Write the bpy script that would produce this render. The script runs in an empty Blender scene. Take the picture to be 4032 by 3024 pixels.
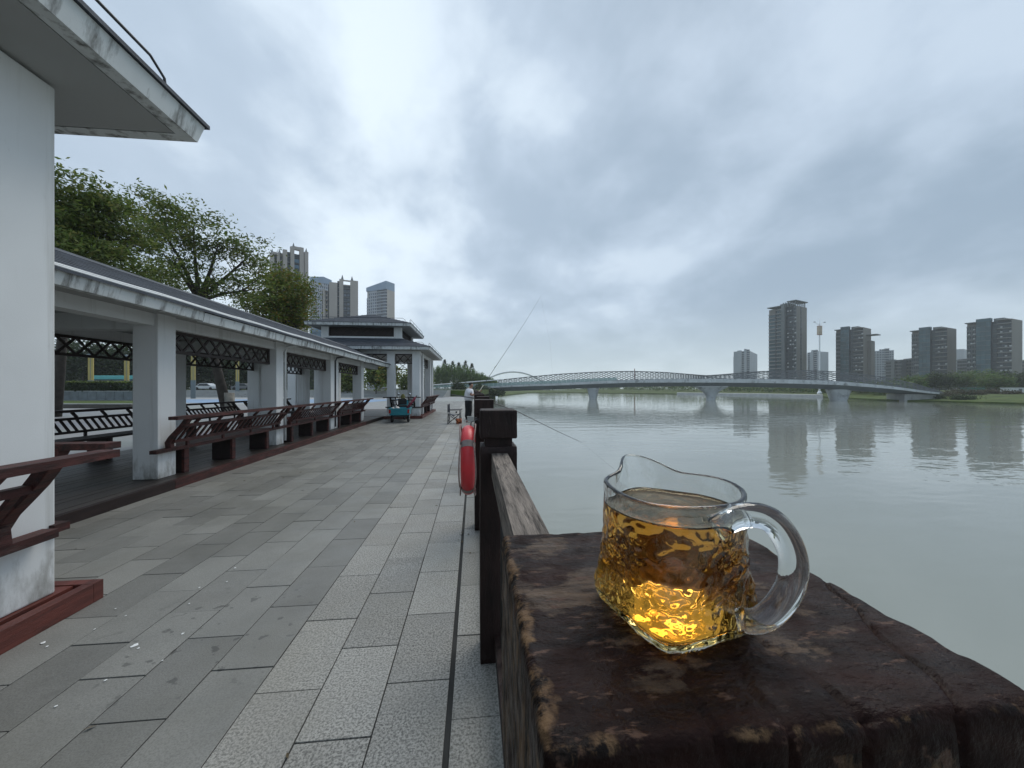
import bpy, bmesh, math, random
from mathutils import Vector, Matrix, noise as mnoise
R = math.radians
random.seed(7)
S = bpy.context.scene
COL = S.collection

# ------------------------------------------------------------------ camera, world, sun, exposure
F = 1490.0                      # focal length in pixels of the 4032 px photograph
CX, HY = 2016.0, 1530.0         # optical centre, horizon row
H = 1.54                        # eye height above the paving
TH = R(5.75)                    # view is turned this much right of the promenade's direction (world +Y)
cd = bpy.data.cameras.new('camera'); cam = bpy.data.objects.new('camera', cd); COL.objects.link(cam)
cd.sensor_width = 36; cd.lens = 36 * F / 4032; cd.shift_y = 18 / 4032
cd.clip_start = .01; cd.clip_end = 5000
cam.location = (0, 0, H); cam.rotation_euler = (R(90), 0, -TH)
S.camera = cam

world = bpy.data.worlds.new('World'); S.world = world; world.use_nodes = True
SUN_DIR = Vector((.34, .46, .82)).normalized()
def build_world():
    nt = world.node_tree; N = nt.nodes; L = nt.links; N.clear()
    def nd(t, **k):
        n = N.new(t)
        for a, b in k.items(): setattr(n, a, b)
        return n
    def math_(op, a, b=None, clamp=False):
        n = nd('ShaderNodeMath', operation=op, use_clamp=clamp)
        for i, v in enumerate((a, b)):
            if v is None: continue
            if isinstance(v, (int, float)): n.inputs[i].default_value = v
            else: L.new(v, n.inputs[i])
        return n.outputs[0]
    out = nd('ShaderNodeOutputWorld'); bg = nd('ShaderNodeBackground'); bg.inputs[1].default_value = .1
    L.new(bg.outputs[0], out.inputs[0])
    sky = nd('ShaderNodeTexSky', sky_type='NISHITA', sun_disc=False)
    sky.sun_elevation = math.asin(SUN_DIR.z); sky.sun_rotation = math.atan2(SUN_DIR.x, SUN_DIR.y)
    tc = nd('ShaderNodeTexCoord'); sep = nd('ShaderNodeSeparateXYZ'); L.new(tc.outputs['Generated'], sep.inputs[0])
    z = math_('MAXIMUM', sep.outputs[2], 0.0)
    zz = math_('ADD', z, .34)
    cmb = nd('ShaderNodeCombineXYZ')
    L.new(math_('DIVIDE', sep.outputs[0], zz), cmb.inputs[0]); L.new(math_('DIVIDE', sep.outputs[1], zz), cmb.inputs[1])
    def noise(scale, detail, rough, dist=0.0, off=0.0):
        mp = nd('ShaderNodeMapping'); mp.inputs['Location'].default_value = (off, off * .7, 0); mp.inputs['Scale'].default_value = (1.1, .92, 1); mp.inputs['Rotation'].default_value = (0, 0, R(-14))
        L.new(cmb.outputs[0], mp.inputs[0])
        n = nd('ShaderNodeTexNoise'); n.inputs['Scale'].default_value = scale; n.inputs['Detail'].default_value = detail
        n.inputs['Roughness'].default_value = rough; n.inputs['Distortion'].default_value = dist
        L.new(mp.outputs[0], n.inputs['Vector']); return n.outputs['Fac']
    a = noise(1.15, 6, .52, .15, 3.1); b = noise(3.4, 6, .55, .2, 1.7)
    f = math_('ADD', math_('MULTIPLY', a, .72), math_('MULTIPLY', b, .28))
    mr = nd('ShaderNodeMapRange', interpolation_type='SMOOTHSTEP'); L.new(f, mr.inputs[0])
    mr.inputs[1].default_value = .40; mr.inputs[2].default_value = .62
    # thinner cloud round the veiled sun
    vd = nd('ShaderNodeVectorMath', operation='DOT_PRODUCT'); L.new(tc.outputs['Generated'], vd.inputs[0])
    vd.inputs[1].default_value = Vector((-.50, .75, .45)).normalized()
    lobe = math_('MULTIPLY', math_('POWER', math_('MAXIMUM', vd.outputs['Value'], 0.0), 3.0), .40)
    fac = math_('ADD', math_('MULTIPLY', mr.outputs[0], .50), lobe, clamp=True)
    ramp = nd('ShaderNodeValToRGB'); L.new(fac, ramp.inputs[0])
    e = ramp.color_ramp.elements
    e[0].position = 0; e[0].color = (.25, .33, .42, 1)
    e[1].position = 1; e[1].color = (.80, .90, .98, 1)
    m = e.new(.45); m.color = (.42, .51, .615, 1)
    # horizon band: even pale grey
    hz = nd('ShaderNodeMapRange', interpolation_type='SMOOTHSTEP'); L.new(z, hz.inputs[0])
    hz.inputs[1].default_value = .0; hz.inputs[2].default_value = .22
    hm = nd('ShaderNodeMix', data_type='RGBA'); hm.inputs['A'].default_value = (.50, .585, .62, 1)
    L.new(math_('ADD', math_('MULTIPLY', hz.outputs[0], .75), .25), hm.inputs['Factor']); L.new(ramp.outputs[0], hm.inputs['B'])
    sc = nd('ShaderNodeVectorMath', operation='SCALE'); L.new(hm.outputs['Result'], sc.inputs[0]); sc.inputs['Scale'].default_value = 10.9
    mx = nd('ShaderNodeMix', data_type='RGBA'); mx.inputs['Factor'].default_value = .95
    L.new(sky.outputs[0], mx.inputs['A']); L.new(sc.outputs[0], mx.inputs['B'])
    L.new(mx.outputs['Result'], bg.inputs[0])
build_world()
ld = bpy.data.lights.new('sun', 'SUN'); ld.energy = 1.5; ld.angle = R(38); ld.color = (1, .95, .87)
sun = bpy.data.objects.new('sun', ld); COL.objects.link(sun)
sun.rotation_euler = SUN_DIR.to_track_quat('Z', 'Y').to_euler(); sun.location = (0, 0, 40)
S.view_settings.view_transform = 'Standard'; S.view_settings.look = 'None'
S.view_settings.exposure = 0.27; S.view_settings.gamma = 1.0; S.view_settings.use_curve_mapping = False
S.render.engine = 'CYCLES'
cy = S.cycles
cy.use_denoising = True; cy.max_bounces = 14; cy.transmission_bounces = 12; cy.transparent_max_bounces = 12
cy.diffuse_bounces = 3; cy.glossy_bounces = 5; cy.volume_bounces = 1; cy.sample_clamp_indirect = 8

# ------------------------------------------------------------------ pixels of the photograph to places
CT, ST = math.cos(TH), math.sin(TH)
def W(s, d, z=0.0): return Vector((s * CT + d * ST, -s * ST + d * CT, z))     # lateral, depth
def P(u, d, z=0.0): return W((u - CX) / F * d, d, z)
def PV(u, v, d): return P(u, d, H + (HY - v) / F * d)
def G(u, v, z=0.0): return P(u, F * (H - z) / (v - HY), z)

# ------------------------------------------------------------------ materials
MATS = {}
def newmat(name):
    m = bpy.data.materials.new(name); m.use_nodes = True
    nt = m.node_tree; return m, nt, nt.nodes, nt.links, nt.nodes['Principled BSDF']
def M(name, col, rough=.6, var=.18, scale=2.0, detail=4, stretch=(1, 1, 1), bump=0.0, bscale=60, metallic=0.0, spec=.5,
      rand=0.0, dirt=None, splash=False, island=0.0, col2=None, thr=(.45, .6)):
    """col varied by world-space noise; col2 shows where a noise passes thr; dirt=(colour, stretch, lo, hi) adds stains"""
    if name in MATS: return MATS[name]
    m, nt, N, L, b = newmat(name)
    b.inputs['Roughness'].default_value = rough; b.inputs['Metallic'].default_value = metallic
    b.inputs['Specular IOR Level'].default_value = spec
    geo = N.new('ShaderNodeNewGeometry')
    def nz(sc, det, st=(1, 1, 1), ro=.55):
        mp = N.new('ShaderNodeMapping'); mp.inputs['Scale'].default_value = st; L.new(geo.outputs['Position'], mp.inputs[0])
        n = N.new('ShaderNodeTexNoise'); n.inputs['Scale'].default_value = sc; n.inputs['Detail'].default_value = det
        n.inputs['Roughness'].default_value = ro; L.new(mp.outputs[0], n.inputs['Vector']); return n.outputs['Fac']
    def mixc(fac, A, B, blend='MIX'):
        x = N.new('ShaderNodeMix'); x.data_type = 'RGBA'; x.blend_type = blend
        for i, v in (('Factor', fac), ('A', A), ('B', B)):
            if isinstance(v, (tuple, list)): x.inputs[i].default_value = (*v[:3], 1)
            elif isinstance(v, (int, float)): x.inputs[i].default_value = v
            else: L.new(v, x.inputs[i])
        return x.outputs['Result']
    def rng(v, lo, hi, a=0.0, c=1.0):
        r = N.new('ShaderNodeMapRange'); L.new(v, r.inputs[0])
        for i, q in enumerate((lo, hi, a, c)): r.inputs[i + 1].default_value = q
        return r.outputs[0]
    n1 = nz(scale, detail, stretch)
    lo = tuple(c * (1 - var) for c in col); hi = tuple(min(1, c * (1 + var)) for c in col)
    c = mixc(rng(n1, .3, .7), lo, hi)
    if col2 is not None:
        c = mixc(rng(nz(scale * 1.7, 6, stretch, .65), *thr), c, col2)
    if dirt:
        c = mixc(rng(nz(dirt[4] if len(dirt) > 4 else 1.0, 6, dirt[1], .65), dirt[2], dirt[3]), c, dirt[0])
    if splash:
        sp = N.new('ShaderNodeSeparateXYZ'); L.new(geo.outputs['Position'], sp.inputs[0])
        ad = N.new('ShaderNodeMath'); ad.operation = 'ADD'; L.new(rng(sp.outputs[2], .13, .62, .34, 0), ad.inputs[0]); L.new(nz(5, 6, (2, 2, .7), .65), ad.inputs[1])
        c = mixc(rng(ad.outputs[0], .66, .98, 0, .8), c, (.17, .16, .13))
    if rand or island:
        src = N.new('ShaderNodeObjectInfo').outputs['Random'] if rand else geo.outputs['Random Per Island']
        g = rng(src, 0, 1, 1 - (rand or island), 1 + (rand or island))
        cc = N.new('ShaderNodeCombineXYZ')
        for i in range(3): L.new(g, cc.inputs[i])
        c = mixc(1.0, c, cc.outputs[0], 'MULTIPLY')
    L.new(c, b.inputs['Base Color'])
    if bump:
        bp = N.new('ShaderNodeBump'); bp.inputs['Strength'].default_value = bump; bp.inputs['Distance'].default_value = .01
        L.new(nz(bscale, 5, stretch, .6), bp.inputs['Height']); L.new(bp.outputs[0], b.inputs['Normal'])
    MATS[name] = m; return m

WHITE = M('painted_render', (.71, .725, .725), .75, .06, 1.2, bump=.12, bscale=180, dirt=((.40, .40, .37), (4, 4, .16), .56, .86, 1.6), splash=True)
FASCIA = M('stained_fascia', (.62, .65, .65), .8, .08, 1.5, bump=.2, bscale=60, dirt=((.10, .095, .085), (5, 5, .5), .50, .68, 1.7))
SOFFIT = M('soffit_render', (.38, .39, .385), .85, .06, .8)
SHINGLE = M('slate_shingle', (.045, .055, .072), .7, .35, 3, bump=.5, bscale=40, island=.25)
REDWOOD = M('red_stained_wood', (.070, .021, .018), .58, .5, 5, stretch=(3, .5, 3), bump=.5, bscale=40, col2=(.018, .010, .009), thr=(.46, .66), spec=.35, dirt=((.10, .075, .065), (4, .6, 4), .62, .80, 3))
KERBRED = M('red_kerb_paint', (.115, .030, .022), .5, .35, 6, stretch=(3, .35, 3), bump=.35, bscale=40, col2=(.045, .016, .014), thr=(.56, .74))
DARKWOOD = M('dark_stained_wood', (.022, .013, .012), .6, .35, 6, stretch=(3, .35, 3), bump=.35, bscale=40, spec=.3)
DECKWOOD = M('deck_wood', (.036, .028, .024), .42, .35, 5, stretch=(6, .3, 6), bump=.3, bscale=40, rand=.25)
LATTICE = M('lattice_wood', (.030, .020, .018), .6, .3, 6)
POSTWOOD = M('post_wood', (.020, .010, .0085), .62, .5, 9, stretch=(2, 2, .5), bump=.6, bscale=50, col2=(.11, .075, .055), thr=(.66, .80), spec=.3)
BARMETAL = M('baluster_metal', (.022, .021, .020), .45, .3, 8)
PIPE = M('white_conduit', (.75, .77, .77), .5, .1, 3)
DARKMETAL = M('dark_metal', (.05, .055, .06), .45, .2, 4)
JOINT = M('paving_joint', (.030, .030, .028), .9, .3, 4)
CONCRETE = M('concrete', (.33, .34, .33), .85, .15, .7, bump=.2, bscale=20, dirt=((.13, .13, .12), (1, 1, .3), .56, .8, 1.2))

def granite(name, base, speck, sc, amount):
    m, nt, N, L, b = newmat(name)
    geo = N.new('ShaderNodeNewGeometry'); oi = N.new('ShaderNodeObjectInfo')
    def nz(scale, det, ro=.6):
        n = N.new('ShaderNodeTexNoise'); n.inputs['Scale'].default_value = scale; n.inputs['Detail'].default_value = det
        n.inputs['Roughness'].default_value = ro; L.new(geo.outputs['Position'], n.inputs['Vector']); return n.outputs['Fac']
    def rng(v, lo, hi, a=0.0, c=1.0):
        r = N.new('ShaderNodeMapRange'); L.new(v, r.inputs[0])
        for i, q in enumerate((lo, hi, a, c)): r.inputs[i + 1].default_value = q
        return r.outputs[0]
    def mix(fac, A, B, bl='MIX'):
        x = N.new('ShaderNodeMix'); x.data_type = 'RGBA'; x.blend_type = bl
        for i, v in (('Factor', fac), ('A', A), ('B', B)):
            if isinstance(v, (tuple, list)): x.inputs[i].default_value = (*v[:3], 1)
            elif isinstance(v, (int, float)): x.inputs[i].default_value = v
            else: L.new(v, x.inputs[i])
        return x.outputs['Result']
    def mul(a, bb, op='MULTIPLY'):
        n = N.new('ShaderNodeMath'); n.operation = op; L.new(a, n.inputs[0])
        if isinstance(bb, float): n.inputs[1].default_value = bb
        else: L.new(bb, n.inputs[1])
        return n.outputs[0]
    c = mix(rng(nz(sc, 3, .7), .42, .62, 0, amount), base, speck)
    c = mix(rng(nz(1.3, 6, .65), .42, .68, 0, .6), c, tuple(x * .55 for x in base))           # damp, dirty patches
    c = mix(rng(nz(.5, 6, .62), .46, .66, 0, .5), c, (base[0] * .62, base[1] * .60, base[2] * .52))
    # dark drip marks in one place on the paving
    vm = N.new('ShaderNodeVectorMath'); vm.operation = 'DISTANCE'; L.new(geo.outputs['Position'], vm.inputs[0]); vm.inputs[1].default_value = (-1.62, 2.55, 0)
    spots = mul(rng(nz(11.0, 3.0, .45), .63, .66), rng(vm.outputs['Value'], .75, .35, 0, .8))
    c = mix(spots, c, tuple(x * .33 for x in base))
    r1 = mul(oi.outputs['Random'], geo.outputs['Random Per Island'], 'ADD')
    g = rng(mul(r1, 1.0, 'FRACT'), 0, 1, .83, 1.15); cc = N.new('ShaderNodeCombineXYZ')
    for i in range(3): L.new(g, cc.inputs[i])
    L.new(mix(1.0, c, cc.outputs[0], 'MULTIPLY'), b.inputs['Base Color'])
    L.new(rng(nz(2.2, 4), .35, .7, .42, .7), b.inputs['Roughness'])
    bp = N.new('ShaderNodeBump'); bp.inputs['Strength'].default_value = .25; bp.inputs['Distance'].default_value = .004
    L.new(nz(sc * .7, 4), bp.inputs['Height']); L.new(bp.outputs[0], b.inputs['Normal'])
    return m
GRAN_L = granite('light_granite', (.40, .39, .357), (.078, .077, .07), 90, .92)
GRAN_D = granite('grey_granite', (.232, .232, .216), (.108, .108, .10), 130, .6)

def plaza_mat():
    m, nt, N, L, b = newmat('plaza_paving')
    geo = N.new('ShaderNodeNewGeometry')
    mp = N.new('ShaderNodeMapping'); mp.inputs['Rotation'].default_value = (0, 0, R(90)); L.new(geo.outputs['Position'], mp.inputs[0])
    br = N.new('ShaderNodeTexBrick'); br.inputs['Scale'].default_value = 1.0
    br.inputs['Color1'].default_value = (.30, .31, .31, 1); br.inputs['Color2'].default_value = (.22, .23, .23, 1); br.inputs['Mortar'].default_value = (.08, .08, .08, 1)
    br.inputs['Mortar Size'].default_value = .008; br.inputs['Brick Width'].default_value = .6; br.inputs['Row Height'].default_value = .326
    L.new(mp.outputs[0], br.inputs['Vector'])
    n = N.new('ShaderNodeTexNoise'); n.inputs['Scale'].default_value = .35; n.inputs['Detail'].default_value = 5; L.new(geo.outputs['Position'], n.inputs['Vector'])
    mx = N.new('ShaderNodeMix'); mx.data_type = 'RGBA'; mx.blend_type = 'MULTIPLY'; mx.inputs['Factor'].default_value = .6
    L.new(br.outputs['Color'], mx.inputs['A']); L.new(n.outputs['Color'], mx.inputs['B'])
    mx2 = N.new('ShaderNodeMix'); mx2.data_type = 'RGBA'; mx2.inputs['Factor'].default_value = .45
    L.new(mx.outputs['Result'], mx2.inputs['A']); mx2.inputs['B'].default_value = (.31, .315, .31, 1)
    L.new(mx2.outputs['Result'], b.inputs['Base Color']); b.inputs['Roughness'].default_value = .6
    return m
PLAZA = plaza_mat()

def water_mat():
    m, nt, N, L, b = newmat('river_water')
    b.inputs['Base Color'].default_value = (.265, .282, .250, 1); b.inputs['Roughness'].default_value = .02
    b.inputs['IOR'].default_value = 1.42
    geo = N.new('ShaderNodeNewGeometry')
    def nz(sc, det, st, rot=0.0):
        mp = N.new('ShaderNodeMapping'); mp.inputs['Scale'].default_value = st; mp.inputs['Rotation'].default_value = (0, 0, rot)
        L.new(geo.outputs['Position'], mp.inputs[0])
        n = N.new('ShaderNodeTexNoise'); n.inputs['Scale'].default_value = sc; n.inputs['Detail'].default_value = det; n.inputs['Roughness'].default_value = .5
        L.new(mp.outputs[0], n.inputs['Vector']); return n.outputs['Fac']
    def op(o, a, c):
        n = N.new('ShaderNodeMath'); n.operation = o
        for i, v in enumerate((a, c)):
            if isinstance(v, float): n.inputs[i].default_value = v
            else: L.new(v, n.inputs[i])
        return n.outputs[0]
    a = nz(.35, 2.5, (.8, 1.4, 1), R(10)); c = nz(1.6, 2, (.75, 1.5, 1), R(-12)); d = nz(.05, 2, (1, 1, 1))
    gate = N.new('ShaderNodeMapRange'); L.new(d, gate.inputs[0])
    gate.inputs[1].default_value = .36; gate.inputs[2].default_value = .66; gate.inputs[3].default_value = .35; gate.inputs[4].default_value = 1.25
    hsum = op('ADD', op('MULTIPLY', a, 1.0), op('MULTIPLY', op('MULTIPLY', c, .30), gate.outputs[0]))
    bp = N.new('ShaderNodeBump'); bp.inputs['Strength'].default_value = 1.0; bp.inputs['Distance'].default_value = .036
    L.new(hsum, bp.inputs['Height']); L.new(bp.outputs[0], b.inputs['Normal'])
    return m
WATER = water_mat()

# ------------------------------------------------------------------ builders
def link(o, parent=None):
    COL.objects.link(o)
    if parent is not None: o.parent = parent
    return o
def tag(o, label=None, cat=None, group=None, kind=None):
    if label: o['label'] = label
    if cat: o['category'] = cat
    if group: o['group'] = group
    if kind: o['kind'] = kind
    return o
def empty(name, loc=(0, 0, 0), rz=0.0):
    o = bpy.data.objects.new(name, None); o.location = loc; o.rotation_euler = (0, 0, rz); o.empty_display_size = .2
    return link(o)
class MB:
    def __init__(s): s.v = []; s.f = []
    def add(s, vs, fs):
        k = len(s.v); s.v += [tuple(v) for v in vs]; s.f += [tuple(i + k for i in f) for f in fs]; return s
    def box(s, x0, x1, y0, y1, z0, z1):
        return s.add([(x0, y0, z0), (x1, y0, z0), (x1, y1, z0), (x0, y1, z0), (x0, y0, z1), (x1, y0, z1), (x1, y1, z1), (x0, y1, z1)],
                     [(0, 3, 2, 1), (4, 5, 6, 7), (0, 1, 5, 4), (1, 2, 6, 5), (2, 3, 7, 6), (3, 0, 4, 7)])
    def bar(s, p, q, w, h):
        p, q = Vector(p), Vector(q); d = (q - p).normalized()
        up = Vector((0, 0, 1)) if abs(d.z) < .95 else Vector((1, 0, 0))
        a = d.cross(up).normalized() * w / 2; b = a.cross(d).normalized() * h / 2
        vs = [c + i * a + j * b for c in (p, q) for i, j in ((-1, -1), (1, -1), (1, 1), (-1, 1))]
        return s.add(vs, [(0, 1, 2, 3), (7, 6, 5, 4), (0, 4, 5, 1), (1, 5, 6, 2), (2, 6, 7, 3), (3, 7, 4, 0)])
    def tube(s, pts, r, n=8, closed=False, cap=True, squash=1.0):
        pts = [Vector(p) for p in pts]; m = len(pts); vs = []; fs = []; prev = None
        for i, p in enumerate(pts):
            if closed: d = pts[(i + 1) % m] - pts[i - 1]
            else: d = pts[min(i + 1, m - 1)] - pts[max(i - 1, 0)]
            d.normalize()
            a = d.cross(Vector((0, 0, 1))) if prev is None else prev - d * prev.dot(d)
            if a.length < 1e-4: a = d.cross(Vector((1, 0, 0)))
            a.normalize(); prev = a; b = d.cross(a)
            rr = r[i] if isinstance(r, (list, tuple)) else r
            for k in range(n):
                t = 2 * math.pi * k / n; vs.append(p + rr * (math.cos(t) * a + squash * math.sin(t) * b))
        for i in range(m if closed else m - 1):
            j = (i + 1) % m
            for k in range(n): fs.append((i * n + k, i * n + (k + 1) % n, j * n + (k + 1) % n, j * n + k))
        if cap and not closed:
            fs.append(tuple(range(n - 1, -1, -1))); fs.append(tuple((m - 1) * n + k for k in range(n)))
        return s.add(vs, fs)
    def prism(s, poly, a0, a1, axis='x'):
        n = len(poly)
        mk = {'x': lambda a, p: (a, p[0], p[1]), 'y': lambda a, p: (p[0], a, p[1]), 'z': lambda a, p: (p[0], p[1], a)}[axis]
        vs = [mk(a0, p) for p in poly] + [mk(a1, p) for p in poly]
        return s.add(vs, [tuple(range(n)), tuple(range(2 * n - 1, n - 1, -1))] + [(i, i + n, (i + 1) % n + n, (i + 1) % n) for i in range(n)])
    def lathe(s, prof, c=(0, 0, 0), n=24, axis='z'):
        vs = []; fs = []; m = len(prof)
        for r, z in prof:
            for k in range(n):
                t = 2 * math.pi * k / n; x, y = r * math.cos(t), r * math.sin(t)
                vs.append({'z': (x, y, z), 'x': (z, x, y), 'y': (x, z, y)}[axis])
        vs = [(v[0] + c[0], v[1] + c[1], v[2] + c[2]) for v in vs]
        for i in range(m - 1):
            for k in range(n): fs.append((i * n + k, i * n + (k + 1) % n, (i + 1) * n + (k + 1) % n, (i + 1) * n + k))
        if prof[0][0] > 1e-6: fs.append(tuple(range(n - 1, -1, -1)))
        if prof[-1][0] > 1e-6: fs.append(tuple((m - 1) * n + k for k in range(n)))
        return s.add(vs, fs)
    def mesh(s, name, mat, smooth=False, bevel=0.0, fix=True):
        me = bpy.data.meshes.new(name); me.from_pydata(s.v, [], s.f)
        if fix or bevel:
            bm = bmesh.new(); bm.from_mesh(me)
            if bevel: bmesh.ops.bevel(bm, geom=bm.edges[:], offset=bevel, segments=2, affect='EDGES', profile=.6)
            bmesh.ops.recalc_face_normals(bm, faces=bm.faces[:]); bm.to_mesh(me); bm.free()
        me.materials.append(mat)
        if smooth:
            me.polygons.foreach_set('use_smooth', [True] * len(me.polygons))
        return me
    def build(s, name, mat, parent=None, smooth=False, bevel=0.0, fix=True):
        return link(bpy.data.objects.new(name, s.mesh(name, mat, smooth, bevel, fix)), parent)
def place(name, me, parent=None, loc=(0, 0, 0), rot=None, scale=None):
    o = bpy.data.objects.new(name, me); o.location = loc
    if rot is not None: o.rotation_euler = rot
    if scale is not None: o.scale = scale
    return link(o, parent)
CUBES = {}
def cube(mat):
    if mat.name not in CUBES: CUBES[mat.name] = MB().box(-.5, .5, -.5, .5, -.5, .5).mesh('block_' + mat.name, mat)
    return CUBES[mat.name]
def box(name, mat, parent, x, y, z):
    return place(name, cube(mat), parent, ((x[0] + x[1]) / 2, (y[0] + y[1]) / 2, (z[0] + z[1]) / 2), None, (x[1] - x[0], y[1] - y[0], z[1] - z[0]))
def bar(name, mat, parent, p, q, w, h):
    p, q = Vector(p), Vector(q); d = q - p
    o = place(name, cube(mat), parent, (p + q) / 2, None, (w, d.length, h))
    o.rotation_euler = d.to_track_quat('Y', 'Z').to_euler(); return o
def rough_block(name, w, d, h, cuts, rad, amp, freq, seed, mat, fn=None):
    """timber block with rounded, worn edges; origin at the middle of its underside"""
    bm = bmesh.new(); bmesh.ops.create_cube(bm, size=1.0); bmesh.ops.subdivide_edges(bm, edges=bm.edges[:], cuts=cuts, use_grid_fill=True)
    hs = Vector((w / 2, d / 2, h / 2)); off = Vector((seed * 3.7, seed * 1.3, seed * 2.1)); wear = []
    for v in bm.verts:
        # crowd the grid towards the edges so that the rounding is well resolved
        p = Vector([math.copysign(.5 * (1 - (1 - abs(2 * c)) ** 1.35), c) * 2 * hh for c, hh in zip(v.co, hs)])
        q = Vector([max(-(hh - rad), min(hh - rad, c)) for c, hh in zip(p, hs)])
        dr = p - q
        if dr.length > 1e-7: p = q + dr.normalized() * rad
        nrm = dr.normalized() if dr.length > 1e-7 else Vector((0, 0, 1))
        edge = sorted(hh - abs(c) for c, hh in zip(p, hs))[1]
        nz = mnoise.fractal(p * freq + off, .9, 2.1, 5)
        p = p + nrm * (nz * amp - amp)
        if fn: p, e = fn(p, nrm, edge, nz); wear.append(e)
        v.co = p + Vector((0, 0, h / 2))
    bm.normal_update(); me = bpy.data.meshes.new(name); bm.to_mesh(me); bm.free(); me.materials.append(mat)
    me.polygons.foreach_set('use_smooth', [True] * len(me.polygons))
    if fn:
        at = me.attributes.new('wear', 'FLOAT', 'POINT'); at.data.foreach_set('value', wear)
    return me

# ------------------------------------------------------------------ ground, water, banks
WZ = -2.4                                       # river level
EDGE = .42                                      # promenade edge (x)
def sheet(name, mat, pts, kind='structure', fix=False):
    o = MB().add(pts, [tuple(range(len(pts)))]).build(name, mat, fix=False)
    return tag(o, kind=kind)
GRASS = M('lawn_grass', (.055, .085, .018), .9, .45, .3, 7, bump=.6, bscale=8, col2=(.11, .125, .03), thr=(.5, .7), spec=.2)
SOIL = M('ground_soil', (.11, .11, .095), .9, .25, .3)
w = sheet('river_water', WATER, [(-30, -120, WZ), (680, -120, WZ), (680, 690, WZ), (-30, 690, WZ)])
g = MB().box(-690, EDGE - .02, -120, 690, -3.2, -.06).build('ground', SOIL); tag(g, kind='structure')
tag(MB().box(EDGE - .015, EDGE + .03, -60, 150, -3.3, -.02).build('river_wall', CONCRETE), kind='structure')
pv = MB().box(-75, EDGE, -20, 132, -.05, -.012).build('plaza', PLAZA); tag(pv, kind='structure')

# paving slabs: 14 rows beside the deck, the three next to the drain are pale granite
pave = MB().box(-4.60, EDGE - .002, -1.0, 46, -.0115, -.006).build('pavement', JOINT); tag(pave, kind='structure')
SLOT, RW, SL, GAP = -.115, .3255, .600, .0065
slab_me = {k: MB().box(-RW / 2 + GAP / 2, RW / 2 - GAP / 2, -SL / 2 + GAP / 2, SL / 2 - GAP / 2, -.03, 0).mesh('slab', mt, bevel=.0022) for k, mt in (('L', GRAN_L), ('D', GRAN_D))}
edge_me = MB().box(-.165, .165, -SL / 2 + .003, SL / 2 - .003, -.03, 0).mesh('slab', GRAN_L, bevel=.0022)
cand = []
for r in range(14):
    xc = SLOT - .012 - RW * (r + .5)
    for k in range(-1, 76):
        yc = .42 + SL * k + (SL / 2 if r % 2 else 0) + (.11 if r < 3 else 0)
        if 1.0 < yc < 45.5: cand.append((yc - .9 * abs(xc + .8) * .35, xc, yc, r))
cand.sort()
rest = {'L': MB(), 'D': MB()}
shown = 0
for _, xc, yc, r in cand:
    k = 'L' if r < 3 else 'D'
    dz = random.uniform(-.0022, .0022)
    if shown < 285 and yc > 1.2:
        place('slab', slab_me[k], pave, (xc, yc, dz)); shown += 1
    else:
        rest[k].box(xc - RW / 2 + .003, xc + RW / 2 - .003, yc - SL / 2 + .003, yc + SL / 2 - .003, -.011, dz)
for k in range(76):
    yc = .28 + SL * k
    if k < 15: place('slab', edge_me, pave, (SLOT + .012 + .165, yc, random.uniform(-.002, .002)))
    else: rest['L'].box(SLOT + .013, SLOT + .342, yc - SL / 2 + .003, yc + SL / 2 - .003, -.011, 0)
for k, mt in (('L', GRAN_L), ('D', GRAN_D)): tag(rest[k].build('slab', mt, pave), kind='stuff')
tag(MB().box(SLOT + .345, EDGE, -1, 46, -.011, .02).build('edge_kerb', CONCRETE, pave))

# right bank: quay line seen in the photograph, rising behind it
bank = [(1960, 190), (2080, 330), (2250, 345), (2480, 300), (2665, 262), (3000, 206), (3240, 168), (3420, 130), (3560, 116), (3750, 106), (4032, 93), (4500, 78), (5200, 62)]
rows = []
for u, d in bank:
    rows.append([P(u, d, WZ - .6), P(u, d, WZ + .45), P(u, d * 1.006, WZ + .5), P(u, d * 1.04, WZ + .9), P(u, d * 1.16, -.55), P(u, d * 1.35, .1), P(u, max(d * 1.9, 480), 1.2)])
vs = [p for r_ in rows for p in r_]; k = len(rows[0])
fs = [(i * k + j, i * k + j + 1, (i + 1) * k + j + 1, (i + 1) * k + j) for i in range(len(rows) - 1) for j in range(k - 1)]
tag(MB().add(vs, fs).build('riverbank', GRASS), kind='structure')
# pale stone quay along the middle of that bank
QUAY = M('pale_stone', (.45, .46, .45), .8, .15, .5)
q = MB()
ql = [(2665, 262), (2800, 236), (3000, 206), (3150, 181), (3240, 168)]
for (u0, d0), (u1, d1) in zip(ql, ql[1:]):
    a, b, c, d_ = P(u0, d0 * .997), P(u1, d1 * .997), P(u1, d1 * 1.05), P(u0, d0 * 1.05)
    q.add([(p.x, p.y, z) for z in (WZ - .3, WZ + 1.15) for p in (a, b, c, d_)], [(0, 3, 2, 1), (4, 5, 6, 7), (0, 1, 5, 4), (1, 2, 6, 5), (2, 3, 7, 6), (3, 0, 4, 7)])
tag(q.build('stone_quay', QUAY), kind='structure')
# left bank beyond the plaza
lb = MB().box(-60, 8.5, 150, 420, -3.2, -.2).build('far_left_bank', GRASS); tag(lb, kind='structure')

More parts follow.
